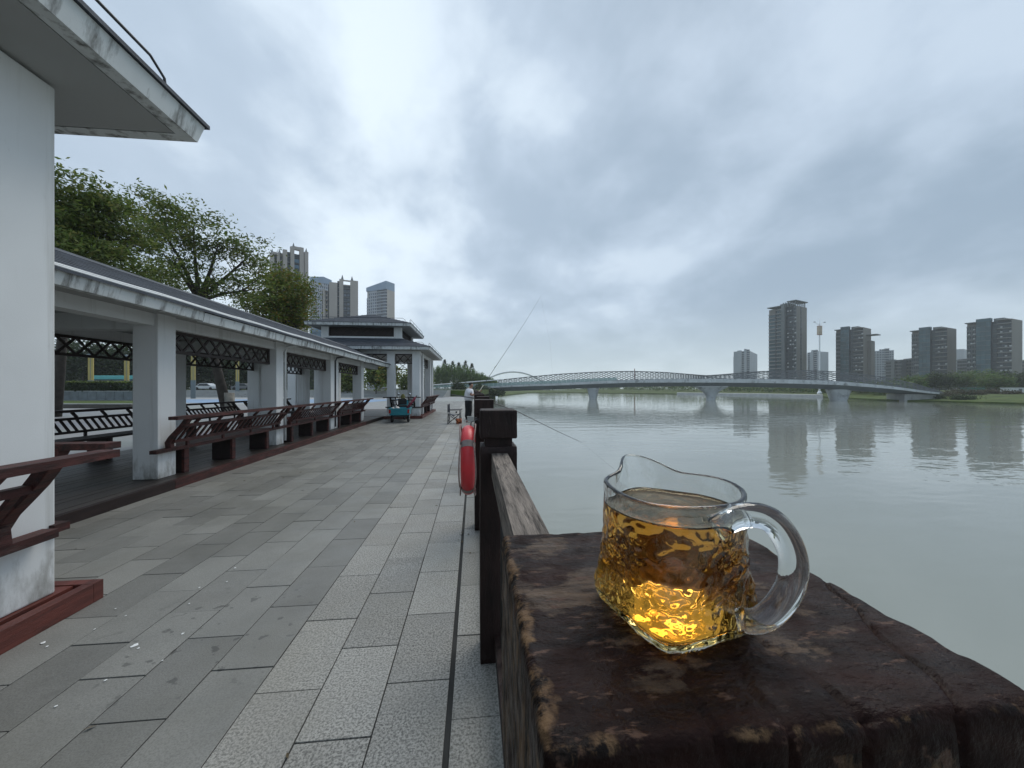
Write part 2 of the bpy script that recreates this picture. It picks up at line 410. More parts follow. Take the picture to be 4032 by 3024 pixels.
# ------------------------------------------------------------------ benches with leaning backs
def bench(loc, rz, length, label, group, inner=None, dark=False, nsup=3, name='lean_back_bench'):
    """local x runs along the seat, +y is outward; origin on the deck at the outer edge of the seat"""
    t = empty(name, loc, rz); tag(t, label, 'bench', group)
    wm = DARKWOOD if dark else REDWOOD; h = length / 2; inn = (inner or length - .9) / 2
    box('apron_rail', wm, t, (-h, h), (-.10, 0), (.415, .47))
    box('seat', DARKWOOD, t, (-inn, inn), (-.47, -.104), (.425, .468))
    box('top_rail', wm, t, (-h - .05, h + .05), (.20, .33), (.935, .985))
    box('upper_rail', wm, t, (-h + .32, h - .32), (.14, .19), (.79, .84))
    box('lower_rail', wm, t, (-h + .30, h - .30), (-.01, .04), (.545, .59))
    # curved end struts
    key = ('strut', wm.name)
    if key not in CUBES:
        c = [(-.075, .47), (-.085, .56), (-.035, .645), (.055, .745), (.125, .825), (.175, .895), (.20, .936)]
        CUBES[key] = MB().prism([(y, z) for y, z in c] + [(y + .085, z) for y, z in reversed(c)], -.04, .04, 'x').mesh('strut', wm, bevel=.006)
    n = max(2, round(length / 3.4) + 1)
    for i in range(n): place('strut', CUBES[key], t, (-h + .30 + (length - .6) * i / (n - 1), 0, 0))
    m = max(4, int((length - .7) / .145))
    for i in range(m):
        x = -h + .40 + (length - .8) * i / (m - 1)
        bar('slat', wm, t, (x, .018, .588), (x, .165, .792), .045, .022)
    m = max(2, int(length / .6))
    for i in range(m):
        x = -h + .55 + (length - 1.1) * i / (m - 1)
        bar('spindle', wm, t, (x, .165, .838), (x, .255, .937), .04, .04)
    m = max(2, int(length / .9))
    for i in range(m):
        x = -h + .6 + (length - 1.2) * i / (m - 1)
        box('spindle', wm, t, (x - .02, x + .02), (-.005, .03), (.468, .547))
    for i in range(nsup):
        x = -inn + .25 + (2 * inn - .5) * (i / max(1, nsup - 1))
        box('support', DARKWOOD, t, (x - .05, x + .05), (-.44, -.104), (0.0, .424))
        box('support_edge', wm, t, (x - .052, x + .052), (-.103, -.06), (0.0, .414))
    return t

def lattice(parent, p, q, z0, z1, cells, mat=LATTICE, w=.05, name='lattice_panel'):
    """framed panel of crossed bars between plan points p and q"""
    p, q = Vector((*p, 0)), Vector((*q, 0)); d = (q - p); Ln = d.length; rz = math.atan2(d.y, d.x)
    f = MB().box(0, Ln, -w / 2, w / 2, z0, z0 + w).box(0, Ln, -w / 2, w / 2, z1 - w, z1).box(0, w, -w / 2 + .002, w / 2 - .002, z0 + w, z1 - w).box(Ln - w, Ln, -w / 2 + .002, w / 2 - .002, z0 + w, z1 - w)
    o = f.build(name, mat, parent); o.location = p; o.rotation_euler = (0, 0, rz)
    cw = (Ln - 2 * w) / cells; a, b = z0 + w * .6, z1 - w * .6
    for i in range(cells):
        x0, x1 = w + cw * i, w + cw * (i + 1)
        bar('lattice_bar', mat, o, (x0, .006, a), (x1, .006, b), w * .45, w * .8)
        bar('lattice_bar', mat, o, (x0, -.006, b), (x1, -.006, a), w * .45, w * .8)
    return o

# ------------------------------------------------------------------ covered walkway
DZ = .13                                        # deck height
XF, XB = -4.87, -7.55                           # promenade-side and garden-side pillar faces
PY = [6.38, 9.92, 13.50, 17.05]                 # near faces of the pillars
wk = empty('covered_walkway', (-6.2, 12, 0)); tag(wk, 'long white covered walkway with slate gable roof and dark timber deck', 'walkway')
WO = Vector((-6.2, 12, 0))
def wbox(name, mat, x, y, z): return box(name, mat, wk, (x[0] + 6.2, x[1] + 6.2), (y[0] - 12, y[1] - 12), z)
Y0, Y1 = 3.12, 19.72
for i in range(23):                             # deck boards
    x = -7.95 + i * .1445
    wbox('deck_board', DECKWOOD, (x, x + .138), (Y0, Y1), (.02, DZ - .002 * (i % 3)))
edges = [(3.12, 6.28, DARKWOOD), (6.286, 9.6, REDWOOD), (9.606, 13.1, REDWOOD), (13.106, 16.6, REDWOOD), (16.606, 19.72, DARKWOOD)]
for a, b, mt in edges: wbox('kerb_board', mt, (-4.622, -4.55), (a, b), (.0, DZ + .004))
for y in PY:
    for x0 in (XF - .36, XB):
        o = MB().box(-.18, .18, -.18, .18, 0, 2.60).build('pillar', WHITE, wk, bevel=.012); o.location = Vector((x0 + .18, y + .18, DZ + .002)) - WO
o = MB().box(-.18, .18, -.18, .18, 0, 2.60).build('pillar', WHITE, wk, bevel=.012); o.location = Vector((XF - .18, PY[2] + .18 + .39, DZ + .002)) - WO
for y in (3.35, 19.3):
    o = MB().box(-.15, .15, -.15, .15, 0, 2.60).build('pillar', WHITE, wk, bevel=.012); o.location = Vector((XB + .18, y, DZ + .002)) - WO
for x0 in (XF - .31, XB + .05):
    wbox('beam', WHITE, (x0, x0 + .26), (3.0, 20.1), (2.515, 2.702))
for y in PY: wbox('cross_beam', WHITE, (XB + .37, XF - .37), (y + .06, y + .30), (2.46, 2.70))
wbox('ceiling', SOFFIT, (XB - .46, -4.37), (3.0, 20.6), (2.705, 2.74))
# eave boards tilted with the roof, broken into the lengths seen in the photograph
def eave(side):
    xo = -4.30 if side > 0 else -8.12
    y = 3.0; i = 0
    while y < 20.65:
        e = min(20.68, y + (3.5 if y < 12 else .95 if y > 15 else 1.75)); i += 1
        a = .010 * math.sin(i * 2.3)
        o = MB().prism([(xo, 2.615 + a), (xo - side * .09, 2.615 + a), (xo - side * .06, 2.765 + a), (xo + side * .03, 2.76 + a)], y + .004, e - .004, 'y').build('fascia_board', FASCIA, wk)
        o.location = -WO; y = e
eave(1); eave(-1)
ridge = 3.60; n = 11
for side in (1, -1):
    x0 = -4.235 if side > 0 else -8.185
    for i in range(n):
        t0, t1 = i / n, (i + 1) / n + .02
        xa, xb = x0 + (-6.21 - x0) * t0, x0 + (-6.21 - x0) * min(1, t1)
        za, zb = 2.768 + (ridge - 2.768) * t0, 2.768 + (ridge - 2.768) * min(1, t1)
        o = MB().prism([(xa, za - .012), (xa, za + .022), (xb, zb + .006), (xb, zb - .012)], 2.9, 20.75, 'y').build('shingle_course', SHINGLE, wk); o.location = -WO
o = MB().prism([(-6.30, ridge - .02), (-6.21, ridge + .045), (-6.12, ridge - .02)], 2.9, 20.75, 'y').build('ridge_cap', SHINGLE, wk); o.location = -WO
for dx, dz in ((.0, .012), (-.13, .068)):
    pts = [(-4.27 + dx, 3.0 + .7 * i, 2.80 + dz + .008 * math.sin(i * 1.9)) for i in range(26)]
    o = MB().tube(pts, .014, 6).build('conduit', PIPE, wk, True); o.location = -WO
for y, zz in ((PY[1] + .40, 2.6), (PY[2] + .375, 2.6)):
    o = MB().tube([(-4.85, y, .2), (-4.85, y, 2.5), (-4.80, y, 2.62), (-4.34, y, 2.70)], .028, 8).build('downpipe', PIPE if y < 12 else DARKMETAL, wk, True); o.location = -WO
def loc2(x, y): return (x + 6.2, y - 12)
for a, b in zip(PY, PY[1:]):
    y0 = a + .36 + (.39 if a == PY[2] else 0)
    lattice(wk, loc2(XF - .18, y0), loc2(XF - .18, b), 2.135, 2.513, 9)
    lattice(wk, loc2(XB + .18, a + .36), loc2(XB + .18, b), 2.135, 2.513, 9)
lattice(wk, loc2(XB + .18, 3.5), loc2(XB + .18, PY[0]), 2.135, 2.513, 8)
which = ['nearest of the walkway benches facing the promenade, weathered top rail end by white pillar', 'middle promenade-side bench of the walkway, between second and third white pillars', 'farthest promenade-side bench of the walkway, ending near the teal cargo tricycle']
for i, (a, b) in enumerate(zip(PY, PY[1:])):
    bench((-4.752, (a + b) / 2 + .18 - (.18 if i == 0 else 0), DZ + .002), R(-90), 3.54 + (.36 if i == 0 else 0), 'red-brown ' + which[i], 'walkway benches facing the promenade', 3.02)
back = ['dark garden-side bench seen between big left pillar and next white pillar', 'dark garden-side bench behind the nearest promenade-side bench', 'dark garden-side bench behind the middle promenade-side bench', 'dark garden-side bench farthest along the walkway']
for i, (a, b) in enumerate(zip([2.9] + PY, PY)):
    bench((XB - .118, (a + b) / 2 + .18, DZ + .002), R(90), 3.5, back[i], 'walkway benches facing the garden', 3.0, True)

# ------------------------------------------------------------------ pavilions at both ends of the walkway
def hip(parent, half0, z0, half1, z1, n, mat=SHINGLE):
    for i in range(n):
        t0, t1 = i / n, min(1, (i + 1) / n + .03)
        a, b = half0 + (half1 - half0) * t0, half0 + (half1 - half0) * t1
        za, zb = z0 + (z1 - z0) * t0, z0 + (z1 - z0) * t1
        vs = []
        for hh, z in ((a, za), (a, za + .03), (b, zb + .006), (b, zb - .03)):
            vs += [(-hh, -hh, z), (hh, -hh, z), (hh, hh, z), (-hh, hh, z)]
        fs = [(r * 4 + k, r * 4 + (k + 1) % 4, ((r + 1) % 4) * 4 + (k + 1) % 4, ((r + 1) % 4) * 4 + k) for r in range(4) for k in range(4)]
        MB().add(vs, fs).build('shingle_course', mat, parent, fix=False)
def eave_ring(parent, half, z, hgt, name='fascia_board'):
    for k in range(4):
        o = MB()
        for (x, y) in ((0, 0),):
            o.add([(-half, -half, z), (half, -half, z), (half - .10, -half + .10, z), (-half + .10, -half + .10, z),
                   (-half - .035, -half - .035, z + hgt), (half + .035, -half - .035, z + hgt), (half - .06, -half + .06, z + hgt), (-half + .06, -half + .06, z + hgt)],
                  [(0, 3, 2, 1), (4, 5, 6, 7), (0, 1, 5, 4), (1, 2, 6, 5), (2, 3, 7, 6), (3, 0, 4, 7)])
        ob = o.build(name, FASCIA, parent); ob.rotation_euler = (0, 0, R(90) * k)
def roof_wire(parent, half, z, lift=.22, up=None):
    for k in range(4):
        h2 = half - .25
        pts = [(-h2, -half + .05, z)] + [(-h2 + .03, -half + .05, z + lift * .7), (-h2 + .16, -half + .05, z + lift)] + [(h2 - .16, -half + .05, z + lift), (h2 - .03, -half + .05, z + lift * .7), (h2, -half + .05, z)]
        o = MB().tube(pts, .011, 6)
        for i in range(1, 4): o.tube([(-h2 + 2 * h2 * i / 4, -half + .05, z), (-h2 + 2 * h2 * i / 4, -half + .05, z + lift)], .008, 5)
        ob = o.build('lightning_conductor', DARKMETAL, parent, True); ob.rotation_euler = (0, 0, R(90) * k)
def pavilion(cx, cy, ze, label, face):
    t = empty('pavilion', (cx, cy, 0)); tag(t, label, 'pavilion', 'pavilions at the walkway ends')
    hd, hp, he = 3.4, 3.24, 3.785
    for k in range(47):
        x = -hd + .075 + k * .1435
        if x + .138 < hd - .07: box('deck_board', KERBRED if k > 40 else DECKWOOD, t, (x, x + .138), (-hd + .073, hd - .073), (.02, DZ - .002 * (k % 3)))
    for k in range(4):
        ob = box('kerb_board', KERBRED, t, (0, 1), (0, 1), (0, DZ + .006)); ob.rotation_euler = (0, 0, R(90) * k)
        ob.location = (Matrix.Rotation(R(90) * k, 3, 'Z') @ Vector((.036 * 0, -hd + .035, (DZ + .006) / 2))); ob.scale = (2 * hd - (.145 if k % 2 else 0), .07, DZ + .006 - .002 * (k % 2))
    pme = MB().box(-.195, .195, -.195, .195, 0, ze - DZ - .02).mesh('pillar', WHITE, bevel=.012)
    offs = (-hp + .195, -hp + 1.46, hp - 1.46, hp - .195)
    for i, a in enumerate(offs):
        for j, b in enumerate(offs):
            if i in (0, 3) or j in (0, 3): place('pillar', pme, t, (a, b, DZ + .002))
    for k in range(4):
        ob = MB().box(-hp + .05, hp - .05, -hp + .06, -hp + .33, ze - .17, ze - .001).build('beam', WHITE, t); ob.rotation_euler = (0, 0, R(90) * k)
        if k % 2: ob.scale = (.9, 1, 1)
    for k in range(4):
        m3 = Matrix.Rotation(R(90) * k, 3, 'Z')
        for a, b, c in ((offs[0] + .195, offs[1] - .195, 2), (offs[1] + .195, offs[2] - .195, 5), (offs[2] + .195, offs[3] - .195, 2)):
            p = m3 @ Vector((a, -hp + .195, 0)); q = m3 @ Vector((b, -hp + .195, 0))
            lattice(t, p.xy, q.xy, ze - .68, ze - .172, c, w=.045)
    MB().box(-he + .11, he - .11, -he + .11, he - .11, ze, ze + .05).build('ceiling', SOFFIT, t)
    eave_ring(t, he, ze, .15)
    hip(t, he + .06, ze + .15, 2.06, ze + .76, 9)
    roof_wire(t, he, ze + .16)
    # clerestory
    hc, zc = 2.08, ze + .76
    cme = MB().box(-.19, .19, -.19, .19, 0, .66).mesh('corner_block', WHITE, bevel=.01)
    for sx in (-1, 1):
        for sy in (-1, 1): place('corner_block', cme, t, (sx * (hc - .19), sy * (hc - .19), zc - .05))
    for k in range(4):
        m3 = Matrix.Rotation(R(90) * k, 3, 'Z')
        ob = MB().box(-hc + .3, hc - .3, -hc - .01, -hc + .32, zc - .06, zc + .09).build('sill', WHITE, t); ob.rotation_euler = (0, 0, R(90) * k)
        ob = MB().box(-hc + .385, hc - .385, -hc + .16, -hc + .20, zc + .09, zc + .6).build('dark_panel', LATTICE, t); ob.rotation_euler = (0, 0, R(90) * k)
        p = m3 @ Vector((-hc + .385, -hc + .11, 0)); q = m3 @ Vector((hc - .385, -hc + .11, 0))
        lattice(t, p.xy, q.xy, zc + .10, zc + .58, 7, w=.045)
    zu, hu = zc + .60, 2.66
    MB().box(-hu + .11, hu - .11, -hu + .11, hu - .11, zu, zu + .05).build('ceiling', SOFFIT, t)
    eave_ring(t, hu, zu, .14)
    hip(t, hu + .05, zu + .14, .02, zu + 1.06, 12)
    roof_wire(t, hu, zu + .15, .26)
    return t
NP, FP = (-6.12, -.32), (-6.02, 23.15)
pavilion(*NP, 3.63, 'near white pavilion whose eave corner and pillar fill the left edge of the view', 1)
pavilion(*FP, 3.50, 'far two-tiered white pavilion with slate roofs beyond the walkway', -1)
bench((NP[0] + 3.36, NP[1], DZ + .006), R(-90), 6.28, 'red timber bench in front of the big white pillar at left edge', 'pavilion benches', 2.0, nsup=2)
bench((NP[0] + 2.4, NP[1] + 3.30, DZ + .006), 0, 1.75, 'short red bench round the corner of the near pavilion, mostly hidden by its pillar', 'pavilion benches', .85, nsup=2)
bench((FP[0] + 3.36, FP[1], DZ + .006), R(-90), 6.5, 'long red-brown bench on river side of the far pavilion', 'pavilion benches', 2.0, nsup=2)
bench((FP[0] + 2.4, FP[1] - 3.30, DZ + .006), R(180), 1.75, 'short dark bench at far pavilion behind the teal cargo tricycle', 'pavilion benches', .85, True, nsup=2)

# ------------------------------------------------------------------ timber railing by the water
PX, PD, PTOP = .139, 2.0, 1.421
rl = empty('timber_railing', (PX, 0, 0)); tag(rl, 'dark timber railing with capped square posts along the water edge', 'railing')
RAILTOP = M('weathered_rail', (.20, .17, .145), .8, .5, 9, stretch=(4, .35, 4), bump=1.0, bscale=30, col2=(.035, .028, .024), thr=(.50, .66), spec=.3)
def near_cap_mat():
    m, nt, N, L, b = newmat('peeling_post_paint')
    geo = N.new('ShaderNodeNewGeometry'); at = N.new('ShaderNodeAttribute'); at.attribute_name = 'wear'
    def nz(sc, det, st=(1, 1, 1), ro=.6):
        mp = N.new('ShaderNodeMapping'); mp.inputs['Scale'].default_value = st; L.new(geo.outputs['Position'], mp.inputs[0])
        n = N.new('ShaderNodeTexNoise'); n.inputs['Scale'].default_value = sc; n.inputs['Detail'].default_value = det
        n.inputs['Roughness'].default_value = ro; L.new(mp.outputs[0], n.inputs['Vector']); return n.outputs['Fac']
    def rng(v, lo, hi, a=0.0, c=1.0):
        r = N.new('ShaderNodeMapRange'); L.new(v, r.inputs[0])
        for i, q in enumerate((lo, hi, a, c)): r.inputs[i + 1].default_value = q
        return r.outputs[0]
    def mix(fac, A, B):
        x = N.new('ShaderNodeMix'); x.data_type = 'RGBA'
        for i, v in (('Factor', fac), ('A', A), ('B', B)):
            if isinstance(v, (tuple, list)): x.inputs[i].default_value = (*v[:3], 1)
            elif isinstance(v, float): x.inputs[i].default_value = v
            else: L.new(v, x.inputs[i])
        return x.outputs['Result']
    def add(a, c):
        n = N.new('ShaderNodeMath'); n.operation = 'ADD'; L.new(a, n.inputs[0]); L.new(c, n.inputs[1]); return n.outputs[0]
    paint = mix(rng(nz(30, 7, (.5, 2.2, 1), .65), .35, .7), (.0055, .0023, .0019), (.026, .0095, .007))
    wood = mix(rng(nz(60, 7, (1.4, 1, .3), .7), .32, .68), (.19, .115, .058), (.065, .038, .024))
    wood = mix(rng(nz(95, 7, (1, 1, .35), .75), .45, .55), wood, (.008, .005, .004))
    grey = mix(rng(nz(55, 7, (.4, 2.4, 1), .7), .35, .68), (.020, .012, .009), (.13, .088, .06))
    vm = N.new('ShaderNodeVectorMath'); vm.operation = 'DISTANCE'; L.new(geo.outputs['Position'], vm.inputs[0]); vm.inputs[1].default_value = (.105, .212, PTOP)
    big = rng(add(nz(20, 8, (.8, 1.5, 1), .72), rng(vm.outputs['Value'], .02, .10, .10, -.05)), .545, .60)
    c = mix(big, paint, grey)
    fl = rng(nz(120, 4, (.5, 1.6, .6), .6), .61, .66); c = mix(fl, c, (.085, .048, .034))
    c = mix(rng(add(at.outputs['Fac'], rng(nz(38, 5), .3, .7, -.35, .35)), .42, .60), c, wood)
    b.inputs['Specular IOR Level'].default_value = .11
    L.new(c, b.inputs['Base Color']); L.new(rng(nz(45, 4), .3, .7, .32, .7), b.inputs['Roughness'])
    bp = N.new('ShaderNodeBump'); bp.inputs['Strength'].default_value = 1.0; bp.inputs['Distance'].default_value = .003
    L.new(add(nz(130, 5, (.8, 1.3, .6)), nz(33, 4)), bp.inputs['Height']); L.new(bp.outputs[0], b.inputs['Normal'])
    return m
NEARCAP = near_cap_mat()
def near_fn(p, nrm, edge, nz):
    crack = 0.0
    for x0, sl, seed in ((.060, .42, 1.0), (.018, -.10, 4.0), (-.038, .05, 9.0), (-.012, .12, 5.0), (.094, .25, 6.0)):
        x = p.x - x0 - sl * (p.y + .09) - .0045 * mnoise.noise(Vector((p.y * 45, seed, p.z * 40)))
        reach = 1.0 if seed == 1.0 else max(0.0, 1 - (p.y + .095) / (.05 if seed != 4.0 else .09))
        crack = max(crack, reach * math.exp(-(x / .0011) ** 2))
    chip = mnoise.noise(Vector((p.x * 55, p.y * 120, p.z * 55)) + Vector((2, 5, 1)))
    fray = max(0.0, 1 - edge / .012) * max(0.0, mnoise.noise(p * 70 + Vector((8, 3, 1))))
    p = p - nrm * (.0028 * crack + .0012 * max(0.0, chip - .28) + .0035 * fray)
    wear = max(0.0, 1 - edge / .011) * .60 + (.34 if p.z < .072 and abs(nrm.z) < .5 else 0)
    wear += .22 if p.x < -.088 else 0
    return p, wear - crack * .8
CAP_H, CAP_W = .165, .212
near_cap = rough_block('cap', .201, .190, CAP_H, 110, .0055, .0006, 38, 3.0, NEARCAP, near_fn)
cap_me = rough_block('cap', CAP_W, CAP_W, CAP_H, 22, .012, .002, 16, 5.0, POSTWOOD)
neck_me = MB().box(-.078, .078, -.078, .078, 0, .05).mesh('neck', POSTWOOD)
stem_near = rough_block('post', .200, .186, 1.216, 14, .008, .002, 10, 8.0, RAILTOP)
stem_me = rough_block('post', CAP_W, CAP_W, 1.216, 14, .008, .002, 10, 8.0, POSTWOOD)
bal_me = MB().tube([(0, 0, .14), (0, 0, 1.06)], .0085, 8).mesh('baluster', BARMETAL, True)
for i in range(-1, 20):
    y = .22 + PD * i
    jx = (0, 0, -.028, .012, -.02, 0.01, -.012)[i % 7] if i > 1 else (-.0165 if i == 0 else 0)
    st = place('post', stem_near if i == 0 else stem_me, rl, (jx, y, 0))
    place('neck', neck_me, st, (0, 0, 1.212))
    c = place('cap', near_cap if i == 0 else cap_me, st, (0, -.0035 if i == 0 else 0, PTOP - CAP_H + (.0 if i < 2 else random.uniform(-.006, .004))))
    if i == 0: c['label'] = 'peeling dark paint and worn pale edges on post cap under the glass jug'
    if i != 0 and i % 2: c.rotation_euler = (0, 0, R(90))
    if i < 19:
        a, b = y + CAP_W / 2 - .002, y + PD - CAP_W / 2 + .002
        place('rail', cube(RAILTOP if i < 2 else POSTWOOD), rl, (.004, (a + b) / 2, 1.115), None, (.09, b - a, .125))
        place('lower_rail', cube(POSTWOOD), rl, (.012, (a + b) / 2, .115), None, (.07, b - a, .09))
        for k in range(14 if i < 10 else 0): place('baluster', bal_me, rl, (.012, a + .09 + (b - a - .18) * k / 13, 0))

# ------------------------------------------------------------------ glass tea jug
def glass_mat(name, ior=1.47, col=(1, 1, 1), rough=0.0):
    m, nt, N, L, b = newmat(name); N.remove(b)
    g = N.new('ShaderNodeBsdfGlass'); g.inputs['IOR'].default_value = ior; g.inputs['Color'].default_value = (*col, 1); g.inputs['Roughness'].default_value = rough
    L.new(g.outputs[0], N['Material Output'].inputs['Surface']); return m, N, L
GLASS, _, _ = glass_mat('clear_glass', 1.47, (.985, .99, .99))
TEA, tn, tl = glass_mat('amber_tea', 1.33, (1, .93, .72))
va = tn.new('ShaderNodeVolumeAbsorption'); va.inputs['Color'].default_value = (.985, .70, .08, 1); va.inputs['Density'].default_value = 36
tl.new(va.outputs[0], tn['Material Output'].inputs['Volume'])
jp = W(.0850, .2030, PTOP + .0003)
jug = empty('tea_jug', jp, -TH); tag(jug, 'clear hammered glass jug of amber tea on the near post', 'jug')
CORN, SPOUT = R(-115 + 45), R(98)
def jprof(t, z):
    pts = [(0, .0290, 6.0), (.003, .0312, 6.5), (.009, .0318, 6.5), (.019, .0312, 5.0), (.031, .0318, 3.2), (.044, .0330, 2.5), (.058, .0345, 2.15), (.075, .0356, 2.0)]
    for (z0, a0, n0), (z1, a1, n1) in zip(pts, pts[1:]):
        if z <= z1:
            k = max(0, (z - z0) / (z1 - z0)); k = k * k * (3 - 2 * k); return a0 + (a1 - a0) * k, n0 + (n1 - n0) * k
    return pts[-1][1:]
def jr(phi, z, inset=0.0, ham=1.0):
    a, n = jprof(0, z); s = phi - CORN
    r = a / (abs(math.cos(s)) ** n + abs(math.sin(s)) ** n) ** (1 / n)
    dl = math.degrees((phi - SPOUT + math.pi) % (2 * math.pi) - math.pi); k = max(0, (z - .042) / .027); k = min(k, 1.35) ** 1.6
    r += k * (.0100 * math.exp(-(dl / 16) ** 2) - .0050 * math.exp(-((abs(dl) - 40) / 18) ** 2)) + k * .0012 * math.sin(3 * phi + 1)
    v = Vector((math.cos(phi) * r, math.sin(phi) * r, z))
    fade = max(0, min(1, (.058 - z) / .014))
    hm = mnoise.noise(v * 300 + Vector((3, 1, 7))) * .00055 + mnoise.noise(v * 150) * .0009
    return r + ham * hm * (.25 + .75 * fade) - inset
def jz(phi, t, z0, dip=0.0):
    dl = math.degrees((phi - SPOUT + math.pi) % (2 * math.pi) - math.pi)
    top = .0655 + .0105 * math.exp(-(dl / 36) ** 2) + .0011 * math.cos(phi * 2) + .0008 * math.sin(3 * phi) - dip
    return z0 + (top - z0) * t
def shell(nphi=200, nz=90, wall=.0026, base=.0055):
    vs = []; fs = []
    def ring(fn):
        for k in range(nphi): vs.append(fn(2 * math.pi * k / nphi))
    zs = [(i / nz) for i in range(nz + 1)]
    for sc in (.0, .35, .7, .9): ring(lambda p, sc=sc: (math.cos(p) * jr(p, 0) * sc, math.sin(p) * jr(p, 0) * sc, .0006 * (1 - sc)))
    for t in zs: ring(lambda p, t=t: (lambda z: (math.cos(p) * jr(p, z), math.sin(p) * jr(p, z), z))(jz(p, t ** 1.15, 0)))
    # rolled lip
    for aa in (30, 75, 120, 160):
        a = R(aa); ring(lambda p, a=a: (lambda z, r: (math.cos(p) * r, math.sin(p) * r, z))(jz(p, 1, 0) + .0011 * math.sin(a), jr(p, jz(p, 1, 0)) - wall / 2 + math.cos(a) * wall / 2))
    for t in reversed(zs): ring(lambda p, t=t: (lambda z: (math.cos(p) * jr(p, z, wall, .5), math.sin(p) * jr(p, z, wall, .5), z))(jz(p, t, base, .0002)))
    for sc in (.9, .7, .35, .0): ring(lambda p, sc=sc: (math.cos(p) * (jr(p, base, wall, .5)) * sc, math.sin(p) * jr(p, base, wall, .5) * sc, base))
    m = len(vs) // nphi
    for i in range(m - 1):
        for k in range(nphi): fs.append((i * nphi + k, i * nphi + (k + 1) % nphi, (i + 1) * nphi + (k + 1) % nphi, (i + 1) * nphi + k))
    return vs, fs
def weld(o, d=1e-6):
    bm = bmesh.new(); bm.from_mesh(o.data); bmesh.ops.remove_doubles(bm, verts=bm.verts[:], dist=d); bmesh.ops.recalc_face_normals(bm, faces=bm.faces[:]); bm.to_mesh(o.data); bm.free()
body = MB().add(*shell()).build('glass_body', GLASS, jug, True, fix=False); weld(body)
TL = .0565
def tea(nphi=180, nz=60):
    vs = []; fs = []; off = .0020
    def ring(fn):
        for k in range(nphi): vs.append(fn(2 * math.pi * k / nphi))
    for sc in (.0, .3, .6, .85): ring(lambda p, sc=sc: (math.cos(p) * jr(p, .0050, off, .5) * sc, math.sin(p) * jr(p, .0050, off, .5) * sc, .0050))
    for i in range(nz + 1):
        z = .0050 + (TL - .0050) * i / nz
        ring(lambda p, z=z: (math.cos(p) * jr(p, z, off, .5), math.sin(p) * jr(p, z, off, .5), z))
    for sc, dz in ((.975, -.0009), (.93, -.0014), (.7, -.0015), (.35, -.0015), (.0, -.0015)): ring(lambda p, sc=sc, dz=dz: (math.cos(p) * jr(p, TL, off, .5) * sc, math.sin(p) * jr(p, TL, off, .5) * sc, TL + dz))
    m = len(vs) // nphi
    for i in range(m - 1):
        for k in range(nphi): fs.append((i * nphi + k, i * nphi + (k + 1) % nphi, (i + 1) * nphi + (k + 1) % nphi, (i + 1) * nphi + k))
    return vs, fs
tea_o = MB().add(*tea()).build('tea', TEA, jug, True, fix=False); weld(tea_o)
def spline(pts, n=48):
    out = []; pts = [Vector(p) for p in pts]; pp = [2 * pts[0] - pts[1]] + pts + [2 * pts[-1] - pts[-2]]
    for i in range(len(pts) - 1):
        for k in range(n // (len(pts) - 1)):
            t = k / (n // (len(pts) - 1)); a, b, c, d = pp[i:i + 4]
            out.append(.5 * ((2 * b) + (c - a) * t + (2 * a - 5 * b + 4 * c - d) * t * t + (3 * b - a - 3 * c + d) * t ** 3))
    return out + [pts[-1]]
hd_ = [(.0060, -.0315, .0555), (.0120, -.0330, .0592), (.0215, -.0325, .0618), (.0320, -.0318, .0592), (.0395, -.0312, .0505), (.0430, -.0308, .0400), (.0415, -.0308, .0285), (.0350, -.0308, .0185), (.0270, -.0305, .0128), (.0200, -.0265, .0110)]
hpts = spline(hd_, 72); m = len(hpts)
rad = [.0052 + .0006 * math.sin(math.pi * i / (m - 1)) + (.0012 * math.exp(-(i / 4) ** 2)) for i in range(m)]
MB().tube(hpts, rad, 20).build('handle', GLASS, jug, True)

# ------------------------------------------------------------------ lifebuoy on the railing
import numpy as np
RED = M('lifebuoy_red', (.62, .035, .045), .38, .15, 4, bump=.1, bscale=60)
STRAP = M('grey_strap', (.22, .19, .18), .7, .2, 20)
ROPE = M('grab_rope', (.30, .22, .20), .8, .2, 40)
lbc = Vector((-.058, 3.98, .80))
lb = empty('lifebuoy', lbc); tag(lb, 'red lifebuoy with grab rope hanging on the railing', 'lifebuoy')
RM = .285
ring = [(0, RM * math.cos(a), RM * math.sin(a)) for a in [2 * math.pi * k / 64 for k in range(64)]]
MB().tube(ring, .072, 20, True).build('ring', RED, lb, True)
for k in range(4):
    a = R(45 + 90 * k + 8); arc = [(0, RM * math.cos(a + R(q)), RM * math.sin(a + R(q))) for q in (-6, -3, 0, 3, 6)]
    MB().tube(arc, .0745, 20, cap=False).build('band', STRAP, lb, True)
for k in range(4):
    a0 = R(45 + 90 * k + 8); pts = []
    for i in range(13):
        t = i / 12; a = a0 + R(90) * t; rr = RM + .055 + .030 * math.sin(math.pi * t) - (.0 if 0 < i < 12 else .0)
        pts.append((.055 + .02 * math.sin(math.pi * t), rr * math.cos(a), rr * math.sin(a)))
    MB().tube(pts, .007, 6).build('grab_rope', ROPE, lb, True)
for k in range(4):
    a0 = R(53 + 90 * k); pts = []
    for i in range(13):
        t = i / 12; a = a0 + R(90) * t; rr = RM + .03 + .055 * math.sin(math.pi * t); pts.append((-.072 - .012 * math.sin(math.pi * t), rr * math.cos(a), rr * math.sin(a)))
    MB().tube(pts, .0075, 6).build('grab_rope', ROPE, lb, True)
MB().tube([(0, 0, RM - .075), (.03, .03, RM + .10), (.10, .10, RM + .13)], .006, 6).build('hook', DARKMETAL, lb, True)

